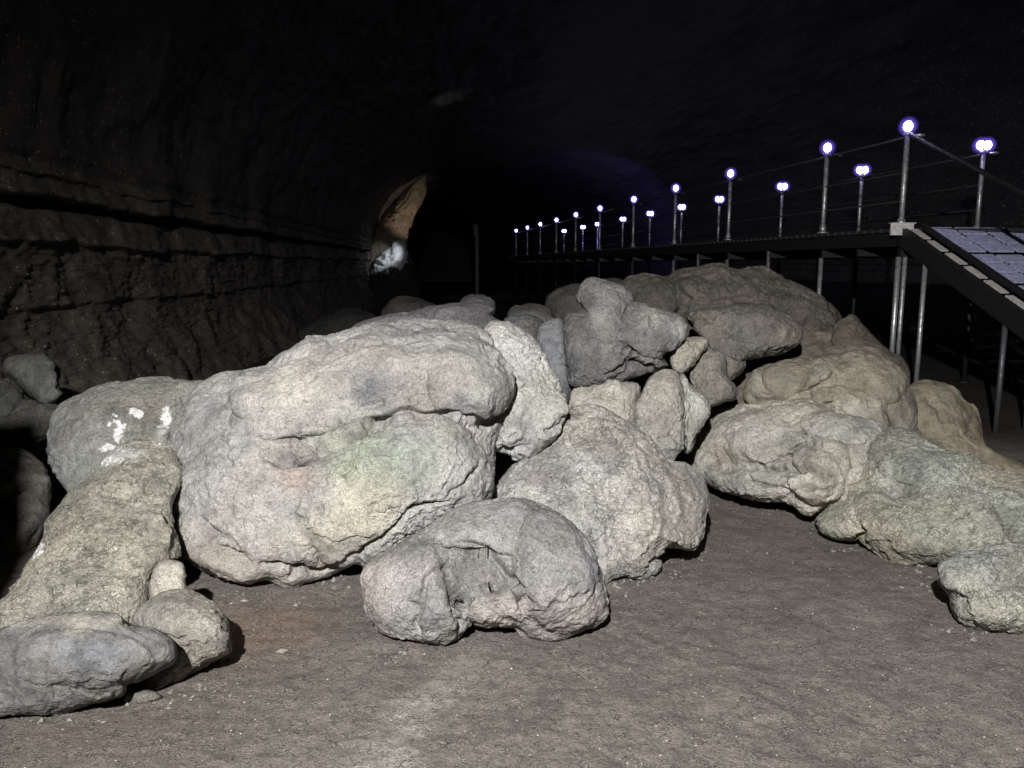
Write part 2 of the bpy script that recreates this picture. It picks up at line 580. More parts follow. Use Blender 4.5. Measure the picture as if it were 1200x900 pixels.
# --- the big central boulder
rock('huge pale boulder with green and pink patches, largest of the heap',
     [(196, 532), (209, 485), (222, 464), (243, 449), (263, 438), (293, 434), (310, 427), (333, 414), (347, 407), (360, 396), (373, 397),
      (400, 391), (433, 381), (470, 377), (510, 377), (545, 381), (572, 395), (590, 425), (600, 450), (598, 473), (590, 500), (580, 517), (581, 545), (580, 567), (567, 590),
      (540, 602), (500, 622), (472, 645), (450, 658), (432, 662), (418, 656), (400, 664), (375, 672), (358, 677), (347, 685), (330, 688), (313, 683), (300, 684), (273, 681),
      (244, 674), (212, 657), (193, 633), (186, 603), (188, 570)],
     688, 4.2, k=0.5, D=0.5, Db=0.8, res=200, seed=1, c=(395, 535),
     lobes=[(430, 445, 165, 62, -6, 0.13), (548, 450, 54, 48, 10, 0.22), (455, 575, 128, 92, -12, 0.19), (300, 590, 95, 85, 20, 0.08),
            (365, 470, 80, 40, -20, 0.09)],
     feats=[('crack', [(525, 588), (500, 592), (480, 598), (466, 615), (443, 634), (420, 647), (400, 655)], 3.0, 0.07),
            ('crack', [(402, 658), (375, 668), (350, 664), (330, 665), (308, 661)], 3.0, 0.08),
            ('fold', [(310, 537), (340, 530), (385, 515), (420, 500), (452, 486), (470, 483)], 40, -0.05),
            ('crack', [(312, 537), (345, 528), (383, 516)], 5, 0.05),
            ('crack', [(385, 522), (412, 505), (440, 492), (470, 483), (510, 484), (545, 494), (568, 498), (588, 490), (600, 468)], 4, 0.06),
            ('fold', [(598, 440), (584, 424), (572, 414)], 15, 0.03),
            ('dent', (435, 455), 38, 26, -10, 0.05), ('dent', (540, 478), 26, 16, 30, 0.05), ('dent', (335, 528), 30, 12, -15, 0.05),
            ('ridge', [(212, 600), (225, 632), (250, 655), (285, 672), (312, 678)], 10, 0.05),
            ('crack', [(232, 605), (250, 625), (243, 640), (262, 650), (298, 662)], 4, 0.05),
            ('dent', (262, 640), 28, 12, 35, 0.05),
            ('crack', [(258, 452), (268, 480), (262, 515), (268, 545), (257, 570)], 4, 0.03),
            ('ridge', [(226, 470), (222, 510), (212, 545)], 9, 0.02),
            ('crack', [(375, 395), (420, 402), (470, 398), (520, 390)], 4, 0.03),
            ('crack', [(300, 432), (340, 415), (365, 405)], 3, 0.03),
            ('crack', [(400, 560), (410, 548), (418, 535), (430, 520)], 2.2, 0.03),
            ('crack', [(335, 570), (350, 560), (362, 585)], 2, 0.02),
            ('ridge', [(415, 478), (440, 472), (452, 468)], 6, 0.03),
            ('crack', [(520, 583), (545, 570), (560, 540)], 3, 0.025),
            ('crack', [(563, 405), (572, 415), (577, 428)], 3, 0.04)],
     paint=[(425, 530, 45, 38, GREEN, 0.75), (440, 580, 36, 40, OCHRE, 0.7), (400, 625, 60, 30, OCHRE, 0.6), (480, 540, 50, 36, (0.30, 0.345, 0.29), 0.7),  # green, ochre and pink patches in the base colour
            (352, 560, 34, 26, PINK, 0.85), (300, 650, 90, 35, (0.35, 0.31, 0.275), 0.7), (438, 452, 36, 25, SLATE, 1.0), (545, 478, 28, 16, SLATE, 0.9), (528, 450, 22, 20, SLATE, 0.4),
            (490, 465, 42, 30, (0.23, 0.21, 0.195), 0.9), (350, 528, 38, 12, (0.18, 0.165, 0.155), 0.9), (420, 498, 35, 10, (0.19, 0.18, 0.16), 0.9),  # dark bands put the shade of the concave folds into the colour
            (225, 520, 34, 70, (0.24, 0.235, 0.225), 0.9), (350, 460, 60, 30, (0.47, 0.44, 0.38), 0.6), (540, 440, 40, 30, (0.42, 0.41, 0.37), 0.5), (280, 600, 60, 40, (0.40, 0.392, 0.378), 0.6),  # first patch paints the shade on the left flank
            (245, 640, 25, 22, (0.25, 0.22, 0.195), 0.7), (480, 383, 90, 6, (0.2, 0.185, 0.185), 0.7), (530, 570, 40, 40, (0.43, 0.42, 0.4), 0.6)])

rock('bright curled boulder lobe resting against the right shoulder of the huge pale boulder',
     [(560, 400), (572, 380), (585, 378), (602, 383), (633, 403), (645, 427), (660, 453), (663, 470), (658, 493), (647, 510), (627, 530), (613, 539), (597, 534), (580, 530), (571, 515), (560, 480), (555, 440)],
     539, 4.6, k=0.5, D=0.27, Db=0.5, res=110, seed=2, c=(605, 462),
     feats=[('crack', [(585, 529), (600, 527), (612, 520), (612, 514)], 3, 0.05), ('crack', [(634, 504), (642, 500), (655, 486)], 3, 0.05),
            ('crack', [(602, 420), (617, 412), (636, 410)], 3, 0.03), ('dent', (620, 500), 12, 20, 20, 0.03), ('ridge', [(655, 460), (650, 490), (630, 515)], 6, 0.03)],
     paint=[(610, 405, 40, 25, (0.55, 0.55, 0.53), 0.8), (630, 470, 30, 40, (0.46, 0.46, 0.40), 0.6)], amp=(0.03, 0.018, 0.006))  # pale top patch puts the light from above into the colour

rock('flat dark slab lying along the top edge of the huge pale boulder',
     [(400, 389), (433, 376), (473, 368), (510, 361), (543, 356), (567, 354), (583, 361), (577, 369), (592, 380), (560, 392), (480, 394), (410, 402)],
     400, 5.35, k=0.5, D=0.25, Db=0.4, res=60, seed=3, tint=(0.13, 0.122, 0.128), c=(505, 378),
     feats=[('fold', [(410, 392), (480, 378), (550, 368)], 12, 0.03)])

# --- pretzel shaped rock in front
rock('rounded pretzel-shaped rock with hollow middle, on open floor before the huge boulder',
     c3(400, 500, [(60, 545), (72, 505), (130, 460), (200, 400), (290, 350), (380, 300), (470, 280), (560, 270), (640, 262), (720, 280), (790, 320), (850, 380),
                   (900, 450), (930, 530), (938, 600), (930, 650), (890, 690), (820, 722), (760, 745), (690, 750), (642, 735), (632, 702), (590, 694), (520, 692), (455, 690), (430, 710),
                   (400, 745), (350, 762), (300, 770), (240, 765), (170, 735), (120, 700), (90, 650), (70, 600)]),
     755, 3.5, k=0.4, D=0.26, Db=0.3, res=160, seed=4, c=(567, 668), n=2.6,
     lobes=[(655, 675, 54, 78, -22, 0.14), (470, 690, 56, 66, 10, 0.07), (555, 615, 110, 30, 5, 0.05), (512, 720, 30, 34, 0, 0.09), (588, 710, 40, 32, 0, 0.05)],
     feats=[('dent', (560, 672), 30, 26, 20, 0.09), ('dent', (538, 700), 13, 20, 0, 0.05),
            ('crack', c3(400, 500, [(400, 402), (450, 404), (510, 430), (560, 480), (590, 530), (620, 585), (640, 630), (638, 690)]), 4.0, 0.045),
            ('crack', c3(400, 500, [(385, 400), (380, 450), (340, 500), (290, 560), (265, 640), (270, 690), (290, 740)]), 3, 0.025),
            ('crack', c3(400, 500, [(400, 640), (418, 680), (400, 720)]), 3, 0.03)],
     tint=(0.255, 0.242, 0.228),
     paint=[(700, 672, 28, 30, (0.3, 0.3, 0.33), 0.6), (640, 620, 50, 18, (0.15, 0.14, 0.13), 0.7), (437, 690, 20, 40, (0.38, 0.32, 0.29), 0.6), (590, 712, 26, 20, (0.42, 0.37, 0.34), 0.9), (560, 672, 22, 16, (0.17, 0.155, 0.145), 0.8),  # dark paint in the hollow stands for its shade
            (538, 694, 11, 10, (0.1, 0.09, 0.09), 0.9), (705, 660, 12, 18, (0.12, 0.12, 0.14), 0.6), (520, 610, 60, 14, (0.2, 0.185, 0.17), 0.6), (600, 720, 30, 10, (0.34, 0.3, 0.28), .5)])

# --- right centre boulder
rock('broad pale round boulder right of the pretzel-shaped rock with swirling surface',
     [(575, 592), (590, 560), (612, 538), (640, 518), (655, 500), (662, 480), (673, 479), (700, 477), (720, 487), (733, 493), (750, 507), (767, 523), (783, 540), (803, 545), (817, 553),
      (828, 573), (829, 590), (824, 602), (822, 620), (817, 640), (806, 646), (797, 642), (778, 648), (770, 668), (750, 680), (733, 678), (718, 681), (700, 690), (640, 690), (600, 650)],
     690, 4.15, k=0.85, D=0.42, Db=0.6, res=170, seed=5, c=(705, 590), mat=M_FIBRE,
     lobes=[(655, 590, 66, 54, 20, 0.05), (765, 590, 60, 90, -18, 0.06), (700, 530, 60, 45, 20, 0.03)],
     feats=[('ridge', [(690, 490), (735, 520), (765, 570), (770, 640)], 8, 0.03), ('crack', [(678, 560), (700, 575), (715, 610), (712, 650)], 4, 0.03),
            ('crack', [(668, 492), (712, 498), (728, 520), (728, 545)], 3, 0.03), ('ridge', [(745, 510), (790, 570), (800, 620)], 7, 0.03),
            ('crack', [(755, 672), (775, 655), (798, 636)], 3, 0.05), ('dent', (690, 655), 18, 14, 0, 0.03), ('crack', [(740, 530), (760, 560), (768, 600), (760, 640)], 3, 0.025)],
     tint=(0.43, 0.415, 0.385),
     paint=[(700, 630, 40, 30, (0.5, 0.5, 0.49), 0.6), (692, 625, 6, 9, (0.1, 0.1, 0.1), 0.7), (640, 560, 30, 15, (0.25, 0.23, 0.21), 0.8), (725, 525, 30, 30, (0.33, 0.31, 0.28), 0.6),
            (790, 620, 30, 20, (0.5, 0.48, 0.43), 0.6)])

# --- blocks between centre and back
rock('low pale block wedged between the dark angular boulder and the swirled round boulder',
     [(668, 465), (677, 455), (702, 451), (725, 447), (748, 447), (752, 460), (749, 478), (747, 505), (735, 520), (700, 520), (668, 505)], 515, 5.15, k=0.4, D=0.2, Db=0.4, res=60, seed=6, tint=(0.34, 0.325, 0.29), n=3, c=(710, 482),
     feats=[('crack', [(676, 468), (700, 462), (730, 466)], 3, 0.03), ('ridge', [(690, 457), (730, 452)], 5, 0.03)])
rock('wider of the two upright pale slabs standing in the middle of the heap',
     [(752, 462), (760, 443), (775, 434), (790, 435), (797, 450), (801, 475), (803, 507), (801, 530), (780, 540), (760, 530), (744, 515), (745, 480)], 530, 5.05, k=0.3, D=0.2, Db=0.4, res=60, seed=7, tint=(0.36, 0.345, 0.31), n=3.4, c=(775, 488),
     feats=[('crack', [(765, 510), (790, 512), (800, 520)], 3, 0.03)])
rock('narrow pale slab leaning right of the wider upright slab, middle of the heap',
     [(792, 440), (803, 436), (811, 450), (825, 462), (832, 475), (830, 490), (818, 505), (812, 530), (803, 535), (800, 520), (800, 495), (796, 462)], 530, 5.15, k=0.3, D=0.17, Db=0.3, res=50, seed=8, tint=(0.34, 0.33, 0.29), n=3, c=(812, 485),
     feats=[('crack', [(805, 450), (812, 475), (806, 505)], 3, 0.04)])
rock('small pale wedge of rock standing on the slabs beneath the brown mound',
     [(786, 418), (802, 397), (830, 396), (826, 407), (817, 420), (808, 436), (794, 440), (785, 428)], 435, 5.4, k=0.3, D=0.13, Db=0.2, res=44, seed=9, tint=(0.32, 0.31, 0.27), n=3, c=(806, 415),
     feats=[('fold', [(808, 432), (806, 415), (803, 400)], 8, 0.04)], amp=(0.02, 0.012, 0.004))
rock('grey broken block right of the pale wedge, above the leaning slab',
     [(814, 418), (830, 408), (847, 414), (853, 440), (861, 464), (850, 470), (832, 474), (820, 462), (808, 442)], 474, 5.45, k=0.3, D=0.16, Db=0.3, res=50, seed=10, tint=(0.2, 0.19, 0.17), n=3.2, c=(834, 442))
rock('small grey stone tucked right of the grey broken block, below the brown mound',
     [(845, 412), (860, 408), (872, 420), (872, 432), (862, 442), (853, 445), (848, 430)], 445, 5.7, k=0.3, D=0.13, Db=0.2, res=36, seed=11, tint=(0.19, 0.18, 0.16), amp=(0.015, 0.01, 0.004))
rock('dark grey angular boulder with a pale streak and a deep split beneath',
     [(676, 350), (685, 331), (696, 327), (722, 336), (738, 345), (745, 356), (775, 365), (790, 371), (801, 378), (801, 393), (790, 411), (780, 418), (785, 430), (765, 438),
      (750, 441), (740, 443), (715, 451), (677, 452), (667, 442), (662, 412), (660, 382), (665, 368), (680, 362)],
     452, 5.45, k=0.4, D=0.36, Db=0.6, res=110, seed=12, c=(722, 395), n=2.8, tint=(0.155, 0.152, 0.152),
     lobes=[(708, 362, 44, 44, 20, 0.04), (768, 390, 40, 32, 10, 0.08), (690, 415, 34, 44, 0, 0.04), (720, 425, 30, 16, -20, 0.05)],
     feats=[('crack', [(722, 412), (732, 410), (742, 422), (752, 432), (775, 432)], 4, 0.09), ('crack', [(705, 440), (722, 435), (735, 425)], 3, 0.06),
            ('fold', [(746, 356), (736, 372), (722, 388), (716, 405)], 16, -0.05), ('ridge', [(760, 372), (755, 385), (748, 395)], 5, 0.03), ('ridge', [(782, 378), (797, 385), (790, 402), (780, 412)], 5, 0.04),
            ('dent', (742, 425), 9, 9, 0, 0.08)],
     paint=[(708, 385, 16, 40, (0.33, 0.315, 0.29), 0.8), (765, 378, 16, 14, (0.37, 0.36, 0.32), 0.9), (793, 388, 8, 14, (0.38, 0.37, 0.34), 0.9), (712, 350, 24, 16, (0.26, 0.25, 0.26), 0.6),
            (735, 400, 16, 12, (0.14, 0.135, 0.135), 0.6), (690, 430, 30, 15, (0.14, 0.135, 0.13), 0.6)])
rock('smooth blue-grey stone standing between the bright lobe and the dark angular boulder',
     [(628, 395), (634, 380), (657, 374), (664, 400), (669, 450), (660, 475), (640, 470), (632, 430)], 470, 5.5, k=0.3, D=0.17, Db=0.3, res=50, seed=13, tint=(0.17, 0.17, 0.175), mat=M_SMOOTH, amp=(0.02, 0.008, 0.003), c=(650, 422))
rock('small dark stone between the right end of the dark slab and the smooth blue-grey stone',
     [(585, 378), (607, 367), (628, 370), (638, 380), (632, 400), (610, 410), (590, 395)], 400, 5.9, k=0.3, D=0.2, res=40, seed=14, tint=(0.12, 0.118, 0.12), mat=M_SMOOTH)
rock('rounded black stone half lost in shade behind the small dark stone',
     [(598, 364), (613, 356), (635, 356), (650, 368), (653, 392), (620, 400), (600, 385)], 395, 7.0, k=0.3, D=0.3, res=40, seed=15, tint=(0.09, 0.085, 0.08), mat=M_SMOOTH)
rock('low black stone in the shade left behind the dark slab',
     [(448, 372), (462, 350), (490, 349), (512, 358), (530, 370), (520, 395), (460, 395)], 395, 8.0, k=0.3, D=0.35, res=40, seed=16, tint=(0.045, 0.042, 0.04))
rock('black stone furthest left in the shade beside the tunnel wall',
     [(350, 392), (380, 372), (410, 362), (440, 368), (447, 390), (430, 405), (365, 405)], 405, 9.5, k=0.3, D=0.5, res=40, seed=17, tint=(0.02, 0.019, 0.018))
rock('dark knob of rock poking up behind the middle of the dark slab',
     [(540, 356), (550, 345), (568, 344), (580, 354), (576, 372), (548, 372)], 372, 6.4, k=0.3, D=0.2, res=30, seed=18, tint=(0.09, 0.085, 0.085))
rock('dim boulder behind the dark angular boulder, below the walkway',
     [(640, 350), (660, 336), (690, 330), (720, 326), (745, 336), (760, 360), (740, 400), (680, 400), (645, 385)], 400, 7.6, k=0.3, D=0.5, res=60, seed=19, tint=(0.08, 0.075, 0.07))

# --- back right mound
rock('large brown mound of lava forming the top of the heap below the walkway',
     [(725, 345), (735, 331), (750, 325), (780, 324), (790, 317), (815, 315), (843, 312), (860, 318), (893, 316), (917, 326), (940, 337), (963, 350), (980, 363), (995, 387),
      (1010, 420), (1000, 470), (940, 520), (860, 530), (790, 500), (740, 450), (722, 390)],
     530, 5.9, k=1.3, D=0.45, Db=1.0, res=150, seed=20, c=(865, 415), tint=BROWN, n=2.6,
     lobes=[(768, 350, 45, 32, 0, 0.12), (855, 345, 70, 36, 0, 0.12), (935, 365, 50, 38, 30, 0.18), (830, 335, 40, 26, 0, 0.16)],
     feats=[('crack', [(857, 356), (900, 352), (940, 372), (950, 400)], 4, 0.07), ('fold', [(930, 345), (955, 365), (965, 395)], 16, 0.06), ('crack', [(790, 330), (800, 350), (795, 370)], 4, 0.06)],
     amp=(0.06, 0.03, 0.01), sc=1.4)
rock('brown weathered boulder on the face of the brown mound, right of the dark angular boulder',
     [(802, 372), (812, 362), (830, 359), (865, 355), (902, 361), (927, 371), (937, 385), (937, 399), (921, 412), (890, 420), (868, 425), (857, 428), (845, 420), (830, 407), (820, 392)],
     428, 5.75, k=0.6, D=0.25, Db=0.5, res=90, seed=21, tint=(0.15, 0.135, 0.115), c=(868, 390),
     feats=[('crack', [(825, 375), (840, 366), (860, 362)], 4, 0.05), ('ridge', [(812, 368), (822, 372)], 6, 0.04), ('ridge', [(870, 372), (905, 380), (925, 398)], 8, 0.03), ('dent', (850, 385), 20, 8, 20, 0.04)],
     paint=[(918, 390, 18, 16, (0.24, 0.22, 0.19), 0.7), (838, 385, 18, 16, (0.2, 0.185, 0.16), 0.7)], amp=(0.04, 0.025, 0.008))
rock('brown sloping ledge behind the bright-nosed boulder, at the right end of the mound',
     [(975, 385), (988, 370), (1000, 367), (1020, 390), (1040, 410), (1064, 433), (1060, 470), (1000, 480), (975, 430)], 480, 6.1, k=0.6, D=0.25, Db=0.6, res=60, seed=22, tint=(0.12, 0.105, 0.083), c=(1012, 425), mat=M_SMOOTH)
rock('long muddy boulder with a pale bright nose lying across the right of the heap',
     [(874, 458), (880, 440), (900, 427), (933, 418), (957, 417), (973, 407), (1000, 401), (1027, 409), (1047, 422), (1066, 437), (1066, 455), (1075, 480), (1068, 520), (1033, 520), (1013, 505), (987, 497), (970, 483), (947, 472), (917, 467), (890, 477), (875, 470)],
     520, 5.65, k=0.8, D=0.3, Db=0.5, res=110, seed=23, c=(985, 455), tint=(0.225, 0.203, 0.163), mat=M_SMOOTH, crk=0.004,
     lobes=[(925, 445, 50, 22, -12, 0.12), (1000, 480, 45, 26, 25, 0.13), (1020, 440, 45, 30, 30, 0.08)],
     feats=[('crack', [(892, 440), (894, 455), (905, 465)], 4, 0.04), ('fold', [(945, 465), (970, 455), (1000, 462), (1020, 480)], 14, 0.04)],
     paint=[(1000, 482, 32, 14, (0.46, 0.44, 0.38), 0.9), (965, 440, 14, 12, (0.36, 0.34, 0.29), 0.7), (885, 448, 8, 16, (0.36, 0.34, 0.29), 0.7), (925, 450, 26, 12, (0.2, 0.19, 0.155), 0.6)], amp=(0.035, 0.014, 0.003))
rock('tan muddy hump furthest right in the heap, beside the stair supports',
     [(1045, 480), (1063, 455), (1080, 446), (1100, 448), (1117, 457), (1130, 470), (1143, 481), (1150, 500), (1153, 517), (1168, 532), (1200, 545), (1240, 565), (1220, 610), (1120, 600), (1040, 560), (1030, 510)],
     600, 5.5, k=0.8, D=0.3, Db=0.7, res=90, seed=24, c=(1115, 525), tint=(0.225, 0.195, 0.145), mat=M_SMOOTH, crk=0.003,  # brown tint carries the dim warm light on this side
     lobes=[(1100, 480, 45, 32, 20, 0.08), (1120, 520, 40, 16, 20, 0.07)],
     feats=[('dent', (1075, 500), 24, 18, 30, 0.05), ('crack', [(1085, 460), (1100, 480), (1115, 495)], 5, 0.03)],
     paint=[(1140, 530, 60, 12, (0.33, 0.29, 0.22), 0.8)], amp=(0.035, 0.012, 0.002))
rock('broad ledge-like boulder with a small broken cavity, left of the greenish one',
     [(805, 520), (812, 508), (827, 499), (833, 487), (857, 477), (893, 474), (913, 467), (950, 467), (973, 476), (1000, 486), (1030, 494), (1040, 510), (1030, 560), (1000, 590),
      (973, 597), (960, 604), (944, 603), (930, 592), (910, 586), (873, 584), (850, 578), (827, 565), (808, 542)],
     606, 5.0, k=0.9, yaw=-0.6, D=0.34, Db=0.6, res=150, seed=25, c=(915, 530), tint=(0.37, 0.35, 0.305),
     lobes=[(880, 515, 60, 34, 0, 0.07), (960, 552, 36, 40, 20, 0.10), (985, 500, 50, 20, 8, 0.05), (875, 565, 55, 18, 6, 0.08)],
     feats=[('crack', [(865, 529), (878, 545), (900, 550), (925, 550)], 3, 0.07), ('crack', [(925, 528), (925, 545), (935, 551), (948, 545), (963, 549), (979, 552), (980, 570), (972, 582)], 3, 0.08),
            ('dent', (960, 560), 20, 11, 5, 0.10), ('ridge', [(930, 555), (935, 572), (950, 580), (972, 575)], 6, 0.05), ('dent', (845, 535), 16, 12, 0, 0.04),
            ('crack', [(872, 556), (885, 565), (910, 568), (925, 580)], 3, 0.04), ('fold', [(840, 505), (880, 495), (930, 505), (975, 520)], 22, 0.03), ('crack', [(925, 528), (945, 520), (975, 530), (990, 548)], 3, 0.04)],
     paint=[(845, 532, 18, 12, (0.25, 0.21, 0.17), 0.8), (890, 520, 18, 16, (0.44, 0.42, 0.38), 0.7), (955, 590, 16, 10, (0.44, 0.41, 0.35), 0.7), (930, 530, 60, 14, (0.3, 0.27, 0.22), 0.5)])
rock('greenish fibrous boulder sprawling out of frame on the right, right of the cavity',
     [(1000, 533), (1013, 513), (1040, 503), (1067, 505), (1100, 521), (1133, 530), (1163, 547), (1200, 558), (1260, 575), (1320, 640), (1270, 700), (1200, 690), (1150, 668), (1110, 664), (1083, 666), (1060, 663), (1037, 657), (1018, 642), (1005, 634), (983, 633),
      (963, 625), (955, 612), (967, 600), (977, 590), (987, 573), (997, 557)],
     690, 4.15, k=0.95, yaw=-0.5, D=0.36, Db=0.6, res=170, seed=26, c=(1110, 595), tint=(0.36, 0.355, 0.30), mat=M_FIBRE,
     lobes=[(1100, 615, 80, 46, 5, 0.10), (985, 612, 30, 24, 0, 0.05), (1090, 540, 75, 34, 14, 0.06), (1030, 610, 30, 40, 10, 0.06)],
     feats=[('crack', [(1003, 608), (1008, 620), (1008, 635)], 3.5, 0.08), ('crack', [(1025, 632), (1032, 610), (1052, 600), (1058, 580)], 3, 0.03), ('dent', (1050, 578), 16, 14, 0, 0.03), ('fold', [(1035, 600), (1100, 575), (1180, 590)], 22, 0.03)],
     paint=[(1100, 605, 60, 16, (0.42, 0.42, 0.35), 0.7), (1100, 545, 60, 18, (0.25, 0.265, 0.235), 0.6), (1010, 560, 20, 20, (0.38, 0.345, 0.28), 0.7), (1180, 560, 40, 12, (0.42, 0.36, 0.27), 0.7), (985, 612, 25, 14, (0.41, 0.39, 0.34), 0.7)])
rock('speckled grey boulder at the right edge of the frame, nearest on that side',
     [(1099, 672), (1104, 660), (1133, 647), (1167, 641), (1200, 637), (1260, 640), (1310, 700), (1260, 765), (1200, 746), (1165, 741), (1138, 735), (1120, 724), (1114, 710), (1113, 700), (1106, 692), (1099, 682)],
     765, 3.48, k=0.5, D=0.24, Db=0.4, res=110, seed=27, c=(1205, 700), tint=(0.33, 0.33, 0.295), mat=M_FIBRE,
     lobes=[(1140, 672, 38, 28, 10, 0.05), (1180, 715, 50, 30, 0, 0.07)])

rock('smooth brown mud-covered slope between the weathered brown boulder and the bright-nosed one',
     [(850, 425), (870, 412), (905, 402), (950, 390), (990, 385), (1015, 405), (1010, 450), (960, 470), (900, 480), (865, 478), (850, 455)], 480, 5.95, k=1.0, D=0.2, Db=0.6, res=60, seed=39, tint=(0.13, 0.117, 0.095), mat=M_SMOOTH,
     c=(930, 430), amp=(0.04, 0.012, 0.004), crk=0.004)

# --- left group
rock('long rough boulder like a leg sloping down to the lower left corner',
     [(-90, 800), (-40, 740), (5, 703), (33, 667), (50, 637), (55, 613), (67, 597), (87, 573), (113, 547), (133, 530), (153, 517), (167, 513), (187, 519), (202, 528), (216, 553), (215, 570), (209, 580), (207, 592),
      (208, 613), (209, 635), (211, 653), (192, 663), (181, 677), (179, 700), (165, 730), (130, 770), (60, 800), (0, 820), (-60, 830)],
     800, 3.2, k=1.2, D=0.3, Db=0.45, res=170, seed=28, c=(100, 665), tint=(0.34, 0.325, 0.275), mat=M_FIBRE,
     lobes=[(120, 650, 80, 80, -50, 0.05), (165, 560, 60, 50, 0, 0.03)],
     feats=[('crack', [(170, 578), (172, 560), (185, 550), (205, 548)], 3, 0.04), ('crack', [(115, 577), (140, 582), (165, 580), (195, 590)], 3, 0.03), ('fold', [(178, 600), (190, 620), (200, 645)], 10, 0.03),
            ('dent', (60, 710), 26, 12, -10, 0.03)],
     paint=[(134, 540, 18, 6, WHITE, 2), (47, 640, 5, 24, WHITE, 2), (112, 590, 12, 9, (0.55, 0.54, 0.48), 0.9), (190, 523, 8, 3, WHITE, 0.8), (185, 560, 14, 10, (0.22, 0.215, 0.2), 0.8), (150, 535, 22, 6, WHITE, 0.6),
            (60, 712, 22, 10, (0.24, 0.22, 0.19), 0.7)])
rock('blue-grey round toe of rock at the lower left, foot of the leg-like boulder',
     [(-70, 765), (-20, 745), (0, 737), (30, 727), (67, 717), (100, 715), (133, 719), (160, 731), (186, 739), (202, 748), (208, 762), (203, 776), (188, 784), (164, 794), (148, 800), (143, 814), (110, 824), (73, 833), (33, 836), (10, 841), (-40, 850), (-80, 820)],
     845, 2.93, k=0.15, n=3.0, D=0.27, Db=0.35, res=130, seed=29, c=(70, 778), tint=(0.15, 0.145, 0.138), mat=M_SMOOTH, amp=(0.025, 0.007, 0.004), crk=0.008,
     lobes=[(100, 772, 85, 38, 0, 0.05)],
     feats=[('crack', [(140, 722), (165, 735), (195, 752)], 4, 0.02)],
     paint=[(110, 765, 40, 20, (0.19, 0.195, 0.22), 0.8), (60, 726, 90, 12, (0.29, 0.275, 0.235), 0.85), (40, 800, 50, 20, (0.2, 0.19, 0.17), 0.6), (150, 728, 22, 6, (0.36, 0.34, 0.29), 0.8)])
rock('smooth dome-shaped rock nestled right of the lower left toe, touching the reddish floor',
     [(155, 722), (170, 706), (188, 697), (205, 692), (222, 692), (240, 699), (257, 713), (267, 727), (272, 750), (270, 764), (253, 774), (233, 784), (202, 800), (188, 792), (182, 770), (165, 745)],
     800, 3.15, k=0.5, D=0.2, Db=0.3, res=90, seed=30, c=(220, 745), tint=(0.235, 0.22, 0.19), crk=0.005,
     lobes=[(212, 725, 45, 30, 10, 0.04), (245, 750, 24, 34, 0, 0.04)],
     feats=[('crack', [(172, 738), (192, 745), (208, 748), (222, 740)], 3, 0.02)],
     paint=[(240, 735, 20, 10, (0.36, 0.35, 0.31), 0.8), (255, 765, 8, 6, (0.42, 0.4, 0.34), 0.8)], amp=(0.02, 0.008, 0.004))
rock('small curled flake of rock under the lip of the lower left toe',
     [(147, 814), (150, 800), (163, 792), (180, 783), (192, 772), (201, 780), (201, 797), (183, 809), (165, 812)], 814, 3.02, k=0.4, D=0.07, res=44, seed=31, tint=(0.23, 0.215, 0.19), amp=(0.01, 0.006, 0.003), crk=0.003)
rock('small flat stone on the floor below the curled flake, lower left',
     [(143, 820), (150, 812), (170, 809), (185, 812), (189, 818), (172, 825), (150, 827)], 827, 2.93, k=0.3, D=0.05, res=30, seed=32, tint=(0.15, 0.135, 0.115), amp=(0.01, 0.006, 0.003), crk=0.002)
rock('small squarish chunk stuck in the gap between leg-like boulder and dome-shaped rock',
     [(176, 678), (182, 666), (193, 659), (211, 660), (215, 675), (216, 700), (205, 715), (180, 715), (174, 698)], 715, 3.4, k=0.4, D=0.11, n=3.6, res=44, seed=33, tint=(0.29, 0.27, 0.235), amp=(0.015, 0.008, 0.004), crk=0.004)
rock('grey-brown boulder with two white mineral patches, top left of the heap',
     [(80, 577), (62, 545), (57, 505), (70, 480), (100, 460), (127, 449), (157, 443), (187, 441), (213, 444), (242, 450), (240, 480), (225, 520), (200, 540), (180, 545), (150, 545), (123, 560), (100, 580)],
     580, 4.75, k=0.7, D=0.3, Db=0.4, res=110, seed=34, c=(145, 500), tint=(0.26, 0.255, 0.235),
     feats=[('crack', [(220, 460), (213, 480), (205, 500), (198, 520)], 3.5, 0.07), ('crack', [(148, 474), (170, 470), (190, 472), (210, 462)], 3, 0.03), ('dent', (192, 487), 14, 10, 20, 0.05), ('dent', (135, 500), 14, 18, 20, 0.04),
            ('crack', [(128, 520), (150, 515), (163, 505)], 3, 0.04), ('dent', (155, 500), 12, 10, 0, 0.03)],
     paint=[(136, 505, 8, 12, WHITE, 2), (192, 487, 7, 12, WHITE, 2), (160, 483, 5, 5, WHITE, 2), (190, 505, 8, 6, (0.6, 0.6, 0.58), 0.8), (128, 524, 9, 4, WHITE, 2), (190, 447, 50, 8, (0.32, 0.305, 0.25), 0.7), (100, 540, 30, 30, (0.28, 0.29, 0.28), 0.6)])

